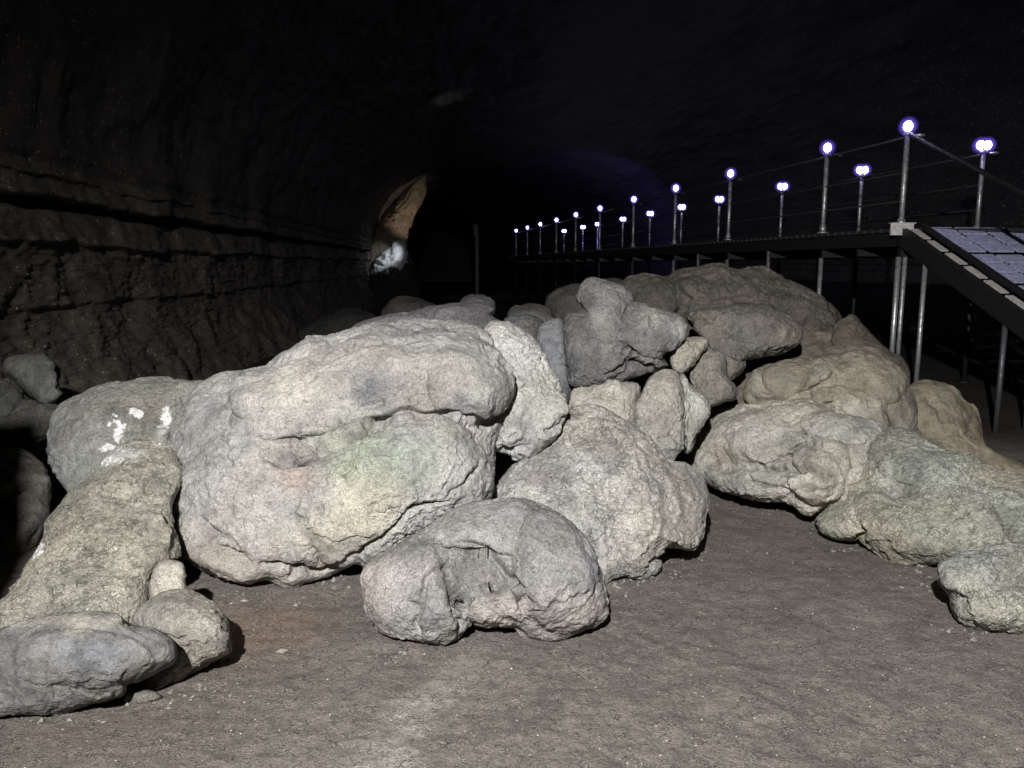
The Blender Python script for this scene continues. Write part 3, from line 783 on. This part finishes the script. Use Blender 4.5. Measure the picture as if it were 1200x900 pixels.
# --- stones at the foot of the left wall
rock('flat-faced grey block at the foot of the left wall, upper of the two',
     [(8, 425), (30, 417), (54, 418), (67, 432), (70, 453), (74, 464), (54, 475), (36, 465), (16, 444)], 475, 6.0, k=0.4, D=0.25, res=60, seed=35, tint=(0.15, 0.15, 0.135), n=3.5, c=(44, 445), mat=M_SMOOTH)
rock('darker grey block at the left frame edge, just below the flat-faced one',
     [(-30, 450), (0, 446), (20, 450), (28, 461), (20, 480), (5, 497), (-30, 500)], 500, 5.7, k=0.4, D=0.25, res=50, seed=36, tint=(0.10, 0.098, 0.09), n=3.2)
rock('grey ledge stone running under the two blocks at the left wall',
     [(-30, 498), (10, 488), (30, 470), (60, 474), (85, 478), (70, 500), (40, 520), (-30, 530)], 530, 5.5, k=0.4, D=0.25, res=60, seed=37, tint=(0.11, 0.108, 0.095))
rock('dark slanting boulder in the shade left of the leg-like boulder',
     [(-70, 560), (-20, 535), (20, 525), (50, 545), (60, 575), (50, 620), (20, 670), (-40, 720), (-90, 700)], 720, 4.3, k=0.8, D=0.3, Db=0.5, res=90, seed=38, tint=(0.13, 0.12, 0.1),
     feats=[('crack', [(-20, 600), (20, 570), (50, 560)], 5, 0.06), ('ridge', [(-20, 660), (20, 630), (40, 600)], 10, 0.05)])

# ------------------------------------------------------------------ tunnel walls and ceiling


def tunnel_point(Y, v):
    """Y along the tunnel, v 0..1 from left wall foot over the vault to the right wall foot"""
    xl = -4.0 - 0.06 * Y - 0.0009 * np.clip(Y - 10, 0, 99) ** 2 * 0
    xr = 11.4 - 0.15 * Y
    H = 7.4 - 0.035 * np.clip(Y, 0, 80)
    far = sstep(38, 70, Y)
    xl = xl - 3 * far; xr = xr - 4 * far
    xm = (xl + xr) / 2; hw = (xr - xl) / 2
    ang = math.pi * (1 - v)
    e = 0.62
    cx = np.sign(np.cos(ang)) * np.abs(np.cos(ang)) ** 0.75
    cz = np.abs(np.sin(ang)) ** e
    return xm + hw * cx, H * cz - 0.15


def tunnel_sheet(name, v0, v1, nv, ny, Y0, Y1, tint, mat, pw=1.6):
    s = np.linspace(0, 1, ny)
    Ys = Y0 + (Y1 - Y0) * s ** pw
    vs = np.linspace(v0 ** 0.62, v1 ** 0.62, nv) ** (1 / 0.62)
    Yg, Vg = np.meshgrid(Ys, vs, indexing='ij')
    X, Z = tunnel_point(Yg.ravel(), Vg.ravel())
    V = np.stack([X, Yg.ravel(), Z], -1)
    idx = np.arange(ny * nv).reshape(ny, nv)
    f = np.stack([idx[:-1, :-1], idx[:-1, 1:], idx[1:, 1:], idx[1:, :-1]], -1).reshape(-1, 4)
    nr = normals(V, f)
    # normals should look into the tunnel
    mid = np.array([2.0, 0, 2.0]); tocen = np.stack([2.0 - 0.1 * V[:, 1] - V[:, 0], 0 * V[:, 0], 2.5 - V[:, 2]], -1)
    sgn = np.sign((nr * tocen).sum(1).mean())
    nr *= sgn
    q = V
    h = 0.13 * fbm(q * 0.45, 3) + 0.05 * fbm(q * 1.6 + 5, 3)
    low = sstep(2.3, 1.7, V[:, 2])                       # rubble-like lower wall, smoother glazed wall above
    h += low * (0.027 * fbm(q * np.array([5, 5, 7.0]) + 11, 5, gain=0.7) + 0.012 * fbm(q * 9 + 31, 3, ridged=True) + 0.014 * fbm(q * np.array([1.6, 1.6, 15.0]) + 81, 3)) + 0.012 * fbm(q * 11, 4, gain=0.65)
    # flow ledges along the wall
    zz = V[:, 2] + 0.05 * fbm(q * 0.8 + 3, 3) + 0.02 * perlin(q * 5)
    for z0, up, dep, wdt in ((2.22, 0.30, 0.16, 0.05), (1.80, 0.20, 0.10, 0.05), (2.62, 0.25, 0.06, 0.05), (2.42, 0.1, 0.05, 0.03), (1.2, 0.22, 0.05, 0.05)):
        h += dep * np.exp(-np.clip(zz - z0, 0, 9) / up) * sstep(z0 - wdt, z0 + 0.01, zz)
    h -= 0.16 * np.exp(-((zz - 2.16) / 0.05) ** 2)
    # drips on the glazed wall above
    hi = sstep(2.6, 3.2, V[:, 2])
    dr = fbm(q * np.array([5, 5, 1.7]) + 50, 3, ridged=True)
    h += hi * 0.035 * np.clip(dr, 0, 2)
    if v0 < 0.1:                                          # the wall foot runs out in a battered apron
        apron = np.clip(1 - V[:, 2] / 1.15, 0, 1.2) ** 1.25 * (0.9 + 0.35 * fbm(q * 0.7 + 70, 3))
        h += 0.6 * apron * sstep(3.5, 6.0, V[:, 1])
    V = V + nr * h[:, None]
    col = np.ones((len(V), 3)) * np.array(tint)
    n1 = fbm(q * 0.9 + 9, 4); n2 = fbm(q * 3 + 2, 4)
    col *= (1 + 0.3 * n1 + 0.3 * n2)[:, None]
    o = mesh_obj(name, V, f if sgn > 0 else f[:, ::-1].copy(), mat, col=np.clip(col, 0.004, 0.6))
    tag(o, kind='structure')
    return o


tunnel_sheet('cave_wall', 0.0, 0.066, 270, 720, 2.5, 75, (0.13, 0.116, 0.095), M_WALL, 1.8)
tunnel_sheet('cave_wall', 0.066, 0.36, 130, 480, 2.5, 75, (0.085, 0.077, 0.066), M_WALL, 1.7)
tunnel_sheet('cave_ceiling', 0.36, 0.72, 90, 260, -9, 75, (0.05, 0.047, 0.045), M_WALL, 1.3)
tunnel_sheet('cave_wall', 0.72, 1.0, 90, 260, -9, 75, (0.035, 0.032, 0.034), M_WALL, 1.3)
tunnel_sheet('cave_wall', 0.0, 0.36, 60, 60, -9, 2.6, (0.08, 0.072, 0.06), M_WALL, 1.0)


def end_cap(Y, flip):
    vs = np.linspace(0, 1, 60)
    X, Z = tunnel_point(np.full(60, Y), vs)
    v = [(float(x) * 1.02, Y, float(z) * 1.04) for x, z in zip(X, Z)] + [(float(X[-1]), Y, -0.6), (float(X[0]), Y, -0.6)]
    n = len(v)
    o = mesh_obj('cave_wall', np.array(v), [list(range(n))], M_WALL, col=np.ones((n, 3)) * 0.04, smooth=False)
    tag(o, kind='structure')


end_cap(74.0, 1)
end_cap(-8.8, 0)

# ------------------------------------------------------------------ ground
def ground_h(x, y):
    q = np.stack([x, y, np.zeros_like(x)], -1)
    h = 0.03 * fbm(q * 0.7, 3) + 0.010 * fbm(q * 3.5 + 4, 3) + 0.007 * fbm(q * 13 + 8, 4, gain=0.7) + 0.003 * perlin(q * 60 + 3)
    return h - 0.01


nx, ny = 450, 450
sx = np.linspace(-1, 1, nx); sy = np.linspace(0, 1, ny)
gx = 0.3 + np.sign(sx) * (2.6 * np.abs(sx) + 13.0 * np.abs(sx) ** 4)
gy = 1.6 + 5.2 * sy + 74 * sy ** 5
gy = np.concatenate([np.linspace(-9, 1.55, 24), gy])
Xg, Yg = np.meshgrid(gx, gy, indexing='ij')
xf, yf = Xg.ravel(), Yg.ravel()
zf = ground_h(xf, yf)
V = np.stack([xf, yf, zf], -1)
nyy = len(gy)
idx = np.arange(nx * nyy).reshape(nx, nyy)
f = np.stack([idx[:-1, :-1], idx[1:, :-1], idx[1:, 1:], idx[:-1, 1:]], -1).reshape(-1, 4)
colg = np.ones((len(V), 3)) * np.array((0.158, 0.141, 0.127))
qx, qy, qd = proj(np.where((yf > 1.2)[:, None], V, np.array([[0, 50, 0.0]])))
n1 = fbm(V * 2.5 + 6, 4); n2 = fbm(V * 9 + 2, 4)
colg *= (1 + 0.14 * n1 + 0.16 * n2)[:, None]


def stain(cx, cy, rx, ry, cc, st, rot=0):
    """a stain with its own place on the floor (metres)"""
    global colg
    ca, sa = math.cos(rot), math.sin(rot)
    ex = ((xf + 0.06 * n1 - cx) * ca + (yf + 0.06 * n2 - cy) * sa) / rx
    ey = (-(xf - cx) * sa + (yf + 0.05 * n1 - cy) * ca) / ry
    m = (np.exp(-(ex * ex + ey * ey) ** 1.4) * st * np.clip(0.8 + 0.5 * n2, 0.2, 1))[:, None]
    colg = colg * (1 - m) + np.array(cc) * m


g = hitz(300, 735, 0); stain(g[0], g[1], 0.32, 0.36, (0.19, 0.137, 0.108), 0.85)
g = hitz(150, 860, 0); stain(g[0], g[1], 0.4, 0.25, (0.125, 0.105, 0.085), 0.6)
g = hitz(495, 835, 0); stain(g[0], g[1], 0.115, 0.6, (0.26, 0.245, 0.22), 0.85, rot=-0.35)
g = hitz(540, 740, 0); stain(g[0], g[1], 0.5, 0.15, (0.145, 0.125, 0.118), 0.6)
g = hitz(250, 780, 0); stain(g[0], g[1], 0.25, 0.2, (0.13, 0.113, 0.095), 0.6)
colg *= (1 - 0.72 * sstep(6.3, 8.0, yf))[:, None]          # shadow on the floor beyond the heap, put into its colour
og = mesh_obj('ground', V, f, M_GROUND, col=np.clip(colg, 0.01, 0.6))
tag(og, kind='structure')

# loose grit lying on the floor
rng = np.random.RandomState(3)
NG = 22000
gxp = rng.uniform(-3.4, 4.2, NG); gyp = 1.9 + 4.6 * rng.uniform(0, 1, NG) ** 1.1
clump = fbm(np.stack([gxp, gyp, 0 * gxp], -1) * 2.2 + 13, 3)
keep = rng.uniform(-1, 1, NG) < clump * 1.6 + 0.1
gxp, gyp = gxp[keep], gyp[keep]
NG = len(gxp)
rad = 0.0014 + 0.0036 * rng.uniform(0, 1, NG) ** 4
octv = np.array([[1, 0, 0], [-1, 0, 0], [0, 1, 0], [0, -1, 0], [0, 0, 1], [0, 0, -1]], float)
octf = np.array([[0, 2, 4], [2, 1, 4], [1, 3, 4], [3, 0, 4], [2, 0, 5], [1, 2, 5], [3, 1, 5], [0, 3, 5]])
a = rng.uniform(0, 6.28, NG)
jv = octv[None] * (1 + 0.35 * rng.normal(size=(NG, 6, 1))) * (rad[:, None, None] * rng.uniform(0.6, 1.4, (NG, 1, 3)))
jx = jv[:, :, 0] * np.cos(a)[:, None] - jv[:, :, 1] * np.sin(a)[:, None]
jy = jv[:, :, 0] * np.sin(a)[:, None] + jv[:, :, 1] * np.cos(a)[:, None]
base_px = [(712, 684), (735, 684), (760, 678), (775, 672), (800, 652), (420, 668), (380, 682), (345, 694), (300, 692), (640, 752), (560, 742), (470, 766), (700, 722), (840, 585), (905, 596),
           (965, 622), (1000, 642), (1060, 672), (1130, 740), (1095, 690), (215, 705), (270, 772), (120, 830), (60, 842), (190, 818), (240, 800)]
bp_ = np.array([hitz(x, y, 0) for x, y in base_px])
pick = rng.randint(0, len(bp_), 900)
ex_, ey_ = rng.normal(0, 0.09, 900), rng.normal(-0.02, 0.05, 900)
gxp = np.concatenate([gxp, bp_[pick, 0] + ex_]); gyp = np.concatenate([gyp, bp_[pick, 1] + ey_])
rad = np.concatenate([rad, 0.003 + 0.011 * rng.uniform(0, 1, 900) ** 4]); NG = len(gxp)
jv = octv[None] * (1 + 0.35 * rng.normal(size=(NG, 6, 1))) * (rad[:, None, None] * rng.uniform(0.6, 1.4, (NG, 1, 3)))
a = rng.uniform(0, 6.28, NG)
jx = jv[:, :, 0] * np.cos(a)[:, None] - jv[:, :, 1] * np.sin(a)[:, None]
jy = jv[:, :, 0] * np.sin(a)[:, None] + jv[:, :, 1] * np.cos(a)[:, None]
gz = ground_h(gxp, gyp)
gv = np.stack([jx + gxp[:, None], jy + gyp[:, None], jv[:, :, 2] * 0.8 + gz[:, None] + 0.3 * rad[:, None]], -1).reshape(-1, 3)
gf = (octf[None] + (np.arange(NG) * 6)[:, None, None]).reshape(-1, 3)
gc = 0.05 + 0.5 * rng.uniform(0, 1, NG) ** 2.6
gc = np.where(np.arange(NG) > NG - 900, 0.10 + 0.2 * rng.uniform(0, 1, NG), gc)
gcol = np.repeat(np.stack([gc, gc * 0.95, gc * 0.87], -1), 6, axis=0)
og = mesh_obj('gravel', gv, gf, M_GRIT, col=gcol, smooth=False)
tag(og, 'fine pale grit scattered over the packed cave floor', 'gravel', kind='stuff')

# ------------------------------------------------------------------ far lit wall spur
def far_rock(name, label, cat, outline, y0, d, tint, seed, D=1.2, res=70, **kw):
    o = rock(label, outline, y0, d, D=D, res=res, seed=seed, tint=tint, name=name, amp=(0.10, 0.10, 0.04), sc=5.0, crk=0.03, **kw)
    o['category'] = cat
    return o


far_rock('rock_spur', 'orange-lit spur of tunnel wall far down the cave, left of the walkway', 'rock spur',
         [(499, 187), (498, 205), (496, 228), (487, 246), (482, 262), (476, 290), (478, 350), (440, 352), (430, 300), (436, 268), (454, 248), (469, 230), (483, 215), (489, 202), (494, 191)], 352, 34, (0.34, 0.27, 0.20), 50, k=0.1, yaw=0.6, paint=[(440, 290, 40, 40, (0.09, 0.075, 0.06), 0.95), (452, 232, 14, 30, (0.08, 0.07, 0.06), 0.9)])  # dark patches paint the unlit left side and foot
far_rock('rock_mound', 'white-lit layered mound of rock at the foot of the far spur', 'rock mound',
         [(438, 318), (441, 305), (449, 296), (460, 288), (462, 281), (470, 280), (476, 286), (474, 296), (485, 308), (492, 330), (490, 362), (436, 362), (434, 335)], 362, 32.5, (0.035, 0.035, 0.035), 51, k=0.1, res=40, paint=[(455, 303, 22, 15, (0.7, 0.7, 0.7), 2), (466, 288, 9, 9, (0.6, 0.6, 0.6), 2)],  # lamplit top painted white, unlit foot left as a dark tint
         feats=[('crack', [(440, 309), (462, 307)], 1.5, .3), ('crack', [(442, 303), (462, 301)], 1.5, .3)])

# ------------------------------------------------------------------ metalwork helpers
def frame_axes(a, b):
    z = (b - a) / np.linalg.norm(b - a)
    r = np.array([0, 0, 1.0]) if abs(z[2]) < 0.9 else np.array([1.0, 0, 0])
    x = np.cross(r, z); x /= np.linalg.norm(x)
    return x, np.cross(z, x), z


class MB:
    def __init__(s):
        s.v = []; s.f = []; s.n = 0

    def add(s, v, f):
        s.v.append(np.asarray(v, float)); s.f += [[i + s.n for i in q] for q in f]; s.n += len(v)

    def tube(s, a, b, r, k=10, cap=True):
        a = np.array(a, float); b = np.array(b, float)
        x, y, z = frame_axes(a, b)
        an = np.arange(k) * 2 * math.pi / k
        ring = np.cos(an)[:, None] * x + np.sin(an)[:, None] * y
        v = np.vstack([a + ring * r, b + ring * r])
        f = [[i, (i + 1) % k, k + (i + 1) % k, k + i] for i in range(k)]
        if cap: f += [list(range(k))[::-1], list(range(k, 2 * k))]
        s.add(v, f)

    def bar(s, a, b, w, h):
        """box beam from a to b: w across (horizontal), h the other way"""
        a = np.array(a, float); b = np.array(b, float)
        x, y, z = frame_axes(a, b)
        v = []
        for p in (a, b):
            for sx_, sy_ in ((-1, -1), (1, -1), (1, 1), (-1, 1)):
                v.append(p + x * sx_ * w / 2 + y * sy_ * h / 2)
        s.add(v, [[3, 2, 1, 0], [4, 5, 6, 7], [0, 1, 5, 4], [1, 2, 6, 5], [2, 3, 7, 6], [3, 0, 4, 7]])

    def ball(s, c, r, k=14, m=9, sq=(1, 1, 1)):
        c = np.array(c, float); v = []; f = []
        for i in range(1, m):
            for j in range(k):
                a = math.pi * i / m; b = 2 * math.pi * j / k
                v.append(c + r * np.array([math.sin(a) * math.cos(b) * sq[0], math.sin(a) * math.sin(b) * sq[1], math.cos(a) * sq[2]]))
        v.append(c + [0, 0, r * sq[2]]); v.append(c - [0, 0, r * sq[2]])
        for i in range(m - 2):
            for j in range(k):
                f.append([i * k + j, (i + 1) * k + j, (i + 1) * k + (j + 1) % k, i * k + (j + 1) % k])
        T = len(v) - 2
        for j in range(k):
            f.append([T, j, (j + 1) % k]); f.append([T + 1, (m - 2) * k + (j + 1) % k, (m - 2) * k + j])
        s.add(v, f)

    def build(s, name, mat, parent=None, smooth=False):
        return mesh_obj(name, np.vstack(s.v), s.f, mat, parent, smooth=smooth)


LZ = 3.14; DZ = 2.02
near_px = [(1059, 149), (967, 174), (861, 204), (792, 221), (742, 234), (706, 244.5), (675, 252), (652, 258), (633, 263), (617, 267), (605, 270.5)]
far_px = [(1151, 171), (1012, 200), (918, 219), (848, 234), (797, 243), (760, 250.5), (727, 257), (702, 263), (683, 266.5), (662, 271)]
near = [hitz(x, y, LZ) for x, y in near_px]
far = [hitz(x, y, LZ) for x, y in far_px]


def fitline(pts):
    p = np.array(pts); k = np.polyfit(p[:, 1], p[:, 0], 1)
    return k


kn = fitline(near); kf = fitline(far)
near = [np.array([np.polyval(kn, p[1]), p[1], 0]) for p in near]
far = [np.array([np.polyval(kf, p[1]), p[1], 0]) for p in far]
ZV = lambda p, z: np.array([p[0], p[1], z])
Yn0 = near[0][1] - 0.05; Yend = max(near[-1][1], far[-1][1]) + 1.5
nA = np.array([np.polyval(kn, Yn0), Yn0, 0]); nB = np.array([np.polyval(kn, Yend), Yend, 0])
fA = np.array([np.polyval(kf, Yn0), Yn0, 0]); fB = np.array([np.polyval(kf, Yend), Yend, 0])
print('near y', [round(p[1], 1) for p in near], 'far y', [round(p[1], 1) for p in far], nA, fA)

walk = empty('raised_walkway', (nA[0], nA[1], 0))
tag(walk, 'long raised metal walkway on thin legs with railings, receding into the dark', 'walkway')


def wp(mb, name, mat, smooth=False):
    """build in world space, then hang on the walkway"""
    o = mb.build(name, mat, None, smooth)
    o.parent = walk
    o.matrix_parent_inverse = Matrix.Translation(-Vector(walk.location))
    return o


# edge beams, deck boards, cross members
for a, b in ((nA, nB), (fA, fB)):
    mb = MB(); mb.bar(ZV(a, DZ - 0.13), ZV(b, DZ - 0.13), 0.06, 0.16); wp(mb, 'edge_beam', M_DARK)
mb = MB()
L = int((Yend - Yn0) / 0.16)
for i in range(L):
    t = (i + 0.5) / L
    p = nA + (nB - nA) * t; q = fA + (fB - fA) * t
    dv = (q - p) / np.linalg.norm(q - p)
    mb.bar(ZV(p - dv * 0.06, DZ - 0.025), ZV(q + dv * 0.06, DZ - 0.025 + 0.003 * math.sin(i * 2.1)), 0.145, 0.04)
o = wp(mb, 'decking', M_DECK); o['kind'] = 'stuff'
for i, (p) in enumerate(near):
    t = (p[1] - Yn0) / (Yend - Yn0)
    q = fA + (fB - fA) * t
    mb = MB(); mb.bar(ZV(p, DZ - 0.27), ZV(q, DZ - 0.27), 0.08, 0.11); wp(mb, 'cross_beam', M_DARK)
    if i:
        pm = (near[i - 1] + p) / 2
        qm = fA + (fB - fA) * ((pm[1] - Yn0) / (Yend - Yn0))
        mb = MB(); mb.bar(ZV(pm, DZ - 0.27), ZV(qm, DZ - 0.27), 0.06, 0.09); wp(mb, 'cross_beam', M_DARK)
# supports
for i, p in enumerate(near + far):
    mb = MB(); mb.tube(ZV(p, -0.02), ZV(p, DZ - 0.33), 0.030, 12)
    mb.tube(ZV(p, 0.0), ZV(p, 0.03), 0.08, 12)
    wp(mb, 'support_leg', M_STEEL if i in (0, 1, 2, 3) else M_RAIL if i < 6 else M_DARK, True)  # distant legs take darker steel in place of the light blocked there
for p in (near[0] + np.array([0.075, 0.0, 0]), (near[1] + near[2]) / 2, (near[2] + near[3]) / 2):
    mb = MB(); mb.tube(ZV(p, -0.02), ZV(p, DZ - 0.215), 0.026, 12); wp(mb, 'support_leg', M_STEEL, True)
# railing posts and rails
for p in near + far:
    mb = MB(); mb.tube(ZV(p, DZ - 0.2), ZV(p, LZ - 0.10), 0.029, 14)
    mb.tube(ZV(p, DZ + 0.001), ZV(p, DZ + 0.02), 0.075, 14); mb.tube(ZV(p, DZ + 0.02), ZV(p, DZ + 0.10), 0.043, 14)
    wp(mb, 'railing_post', M_STEEL, True)
for a, b, st in ((near[0], nB, near), (far[0], fB, far)):
    for z, r in ((LZ - 0.11, 0.017), (LZ - 0.50, 0.010), (LZ - 0.82, 0.010)):
        mb = MB(); mb.tube(ZV(a, z), ZV(b, z), r, 10); wp(mb, 'rail', M_RAIL if r > 0.02 else M_DARK, True)
# pale junction plate on the near corner
mb = MB(); c0 = near[0]
mb.bar(ZV(c0, DZ - 0.02) + np.array([-0.15, -0.07, 0]), ZV(c0, DZ - 0.02) + np.array([0.11, -0.07, 0]), 0.02, 0.13)
mb.bar(ZV(c0, DZ + 0.052) + np.array([-0.13, -0.02, 0]), ZV(c0, DZ + 0.052) + np.array([0.14, -0.02, 0]), 0.10, 0.01)
wp(mb, 'junction_plate', M_PALE)

# lamps
dirn = (nB - nA) / np.linalg.norm(nB - nA)


def lamp(p, twin, label, group):
    r = empty('railing_lamp', (p[0], p[1], LZ - 0.09))
    tag(r, label, 'lamp', group)
    mb = MB()
    mb.tube((0, 0, 0), (0, 0, 0.03), 0.045, 14)
    mb.build('lamp_base', M_STEEL, r, True)
    mb = MB()
    mb.ball((0.115, -0.05, -0.01), 0.06, sq=(1.05, 0.8, 0.33))
    mb.build('bracket', M_STEEL, r)
    offs = ((-0.045, 0.0), (0.045, 0.0)) if twin else ((0.0, 0.0),)
    for ox, oy in offs:
        mb = MB(); mb.ball((ox, oy, 0.10), 0.115); g_ = mb.build('halo', M_HALO, r, True)  # outer ball is only the painted glow around the bulb
        mb = MB(); mb.ball((ox, oy, 0.10), 0.052, sq=(0.95, 0.95, 1.12)); mb.build('bulb', M_BULB, g_, True)
    return r


ordn = ['first', 'second', 'third', 'fourth', 'fifth', 'sixth', 'seventh', 'eighth', 'ninth', 'tenth', 'last']
for i, p in enumerate(near):
    lab = 'single violet-white globe lamp on the corner post where the stairs begin' if i == 0 else \
        '%s single violet-white globe lamp from the stair corner along the near railing' % ordn[i]
    lamp(p, False, lab, 'violet lamps on the near walkway railing')
for i, p in enumerate(far):
    lab = 'twin violet-white lamp on the far railing, nearest of them and rightmost in view' if i == 0 else \
        '%s twin violet-white lamp counted from the right along the far railing' % ordn[i if i < 9 else 10]
    lamp(p, True, lab, 'violet twin lamps on the far walkway railing')

# ------------------------------------------------------------------ stairs (ramp of plates) down towards the viewer
u = (nA - nB); u[2] = 0; u /= np.linalg.norm(u)            # horizontal, towards the viewer
lat = np.array([-u[1], u[0], 0]);
if lat[0] < 0: lat = -lat
SL = math.tan(math.radians(25.0))
sd = np.array([u[0], u[1], -SL]); sd /= np.linalg.norm(sd)
up_s = np.cross(lat, sd); up_s *= np.sign(up_s[2])
A0 = ZV(near[0], DZ) + u * 0.06
wid = np.linalg.norm((fA - nA)[:2]) 
stair = empty('ramp_stair', (A0[0], A0[1], 0))
tag(stair, 'metal ramp stair of lamp-blue tinted plates descending right from the walkway corner', 'ramp')


def sp(mb, name, mat, smooth=False):
    o = mb.build(name, mat, None, smooth)
    o.parent = stair
    o.matrix_parent_inverse = Matrix.Translation(-Vector(stair.location))
    return o


SLEN = 3.6
SP = lambda s_, l_, h_: A0 + sd * s_ + lat * l_ + up_s * h_
for l_ in (0.0, wid):
    mb = MB(); mb.bar(SP(-0.02, l_, -0.10), SP(SLEN, l_, -0.10), 0.06, 0.20); sp(mb, 'stringer', M_DARK)
mb = MB(); mb.bar(SP(0, 0.22, 0.03), SP(SLEN, 0.22, 0.03), 0.05, 0.05); sp(mb, 'kick_rail', M_DARK)
# short pale tread ends between stringer and kick rail
s_ = 0.06
while s_ < SLEN - 0.3:
    mb = MB(); mb.bar(SP(s_, 0.085, 0.006), SP(s_ + 0.27, 0.085, 0.006), 0.085, 0.012); sp(mb, 'tread_end', M_PALE); s_ += 0.33
# plates
s_ = 0.0; row = 0
rnd = random.Random(5)
while s_ < SLEN - 0.2:
    h_ = 0.20
    l_ = 0.27
    col_i = 0
    while l_ < wid - 0.1:
        w_ = min(0.345, wid - 0.04 - l_)
        z_ = rnd.uniform(-0.004, 0.004)
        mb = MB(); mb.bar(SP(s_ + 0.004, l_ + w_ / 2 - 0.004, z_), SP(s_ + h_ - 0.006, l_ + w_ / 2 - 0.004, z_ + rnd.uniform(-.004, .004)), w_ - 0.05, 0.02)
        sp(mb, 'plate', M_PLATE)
        l_ += w_
    s_ += h_ + (0.09 if row % 3 == 2 else 0.03)
    row += 1
# stair handrail and its posts
for l_ in (0.0, wid):
    mb = MB(); mb.tube(SP(0, l_, 0) + [0, 0, 1.03], SP(SLEN, l_, 0) + [0, 0, 1.03], 0.026, 12); sp(mb, 'handrail', M_DARK, True)
for s_ in (2.2, 3.5):
    for l_ in (0.0, wid):
        mb = MB(); mb.tube(SP(s_, l_, -0.15), SP(s_, l_, 0) + [0, 0, 1.01], 0.028, 12); sp(mb, 'railing_post', M_STEEL, True)
for s_, l_ in ((0.55, 0.0), (0.55, wid), (1.75, 0.45), (1.9, 0.0)):
    b_ = SP(s_, l_, -0.2)
    mb = MB(); mb.tube((b_[0], b_[1], -0.05), b_, 0.026, 12); sp(mb, 'support_leg', M_STEEL if s_ < 1 else M_RAIL, True)
for s_ in (0.5, 1.5, 2.5, 3.4):
    mb = MB(); mb.bar(SP(s_, 0.03, -0.13), SP(s_, wid - 0.03, -0.13), 0.06, 0.08); sp(mb, 'cross_beam', M_DARK)

# added board out of view, shaped to throw the lower left shadow
nb = empty('shadow_board', (-1.98, 0.95, 0))
nb.rotation_euler = (0, -0.15, 0)
tag(nb, 'added tall board on leaning posts, unseen left of view, to cast a shadow', 'board')
mb = MB(); mb.bar((-0.65, 0, 1.5), (0.65, 0.0, 1.5), 0.04, 2.2); mb.build('panel', M_DECK, nb)
for x_ in (-0.5, 0.5):
    mb = MB(); mb.tube((x_, 0.05, -0.02), (x_, 0.05, 2.58), 0.03, 10); mb.build('post', M_DARK, nb, True)

# lone pale post beyond the heap
a = P([559], [310], [27.0])[0]
mb = MB(); mb.tube((0, 0, 0), (0.0, 0, 2.5), 0.07, 10); mb.tube((0, 0, 2.5), (-0.05, 0, 2.95), 0.09, 10)
o = mb.build('post', M_STUMP, None, True)
o.location = (a[0], a[1], 0)
tag(o, 'lone pale post standing in the dark left of the far end of the walkway', 'post')
print('TRIS', sum(sum(len(p.vertices) - 2 for p in o.data.polygons) if len(o.data.polygons) < 2000 else len(o.data.polygons) * 2 for o in SC.objects if o.type == 'MESH'))
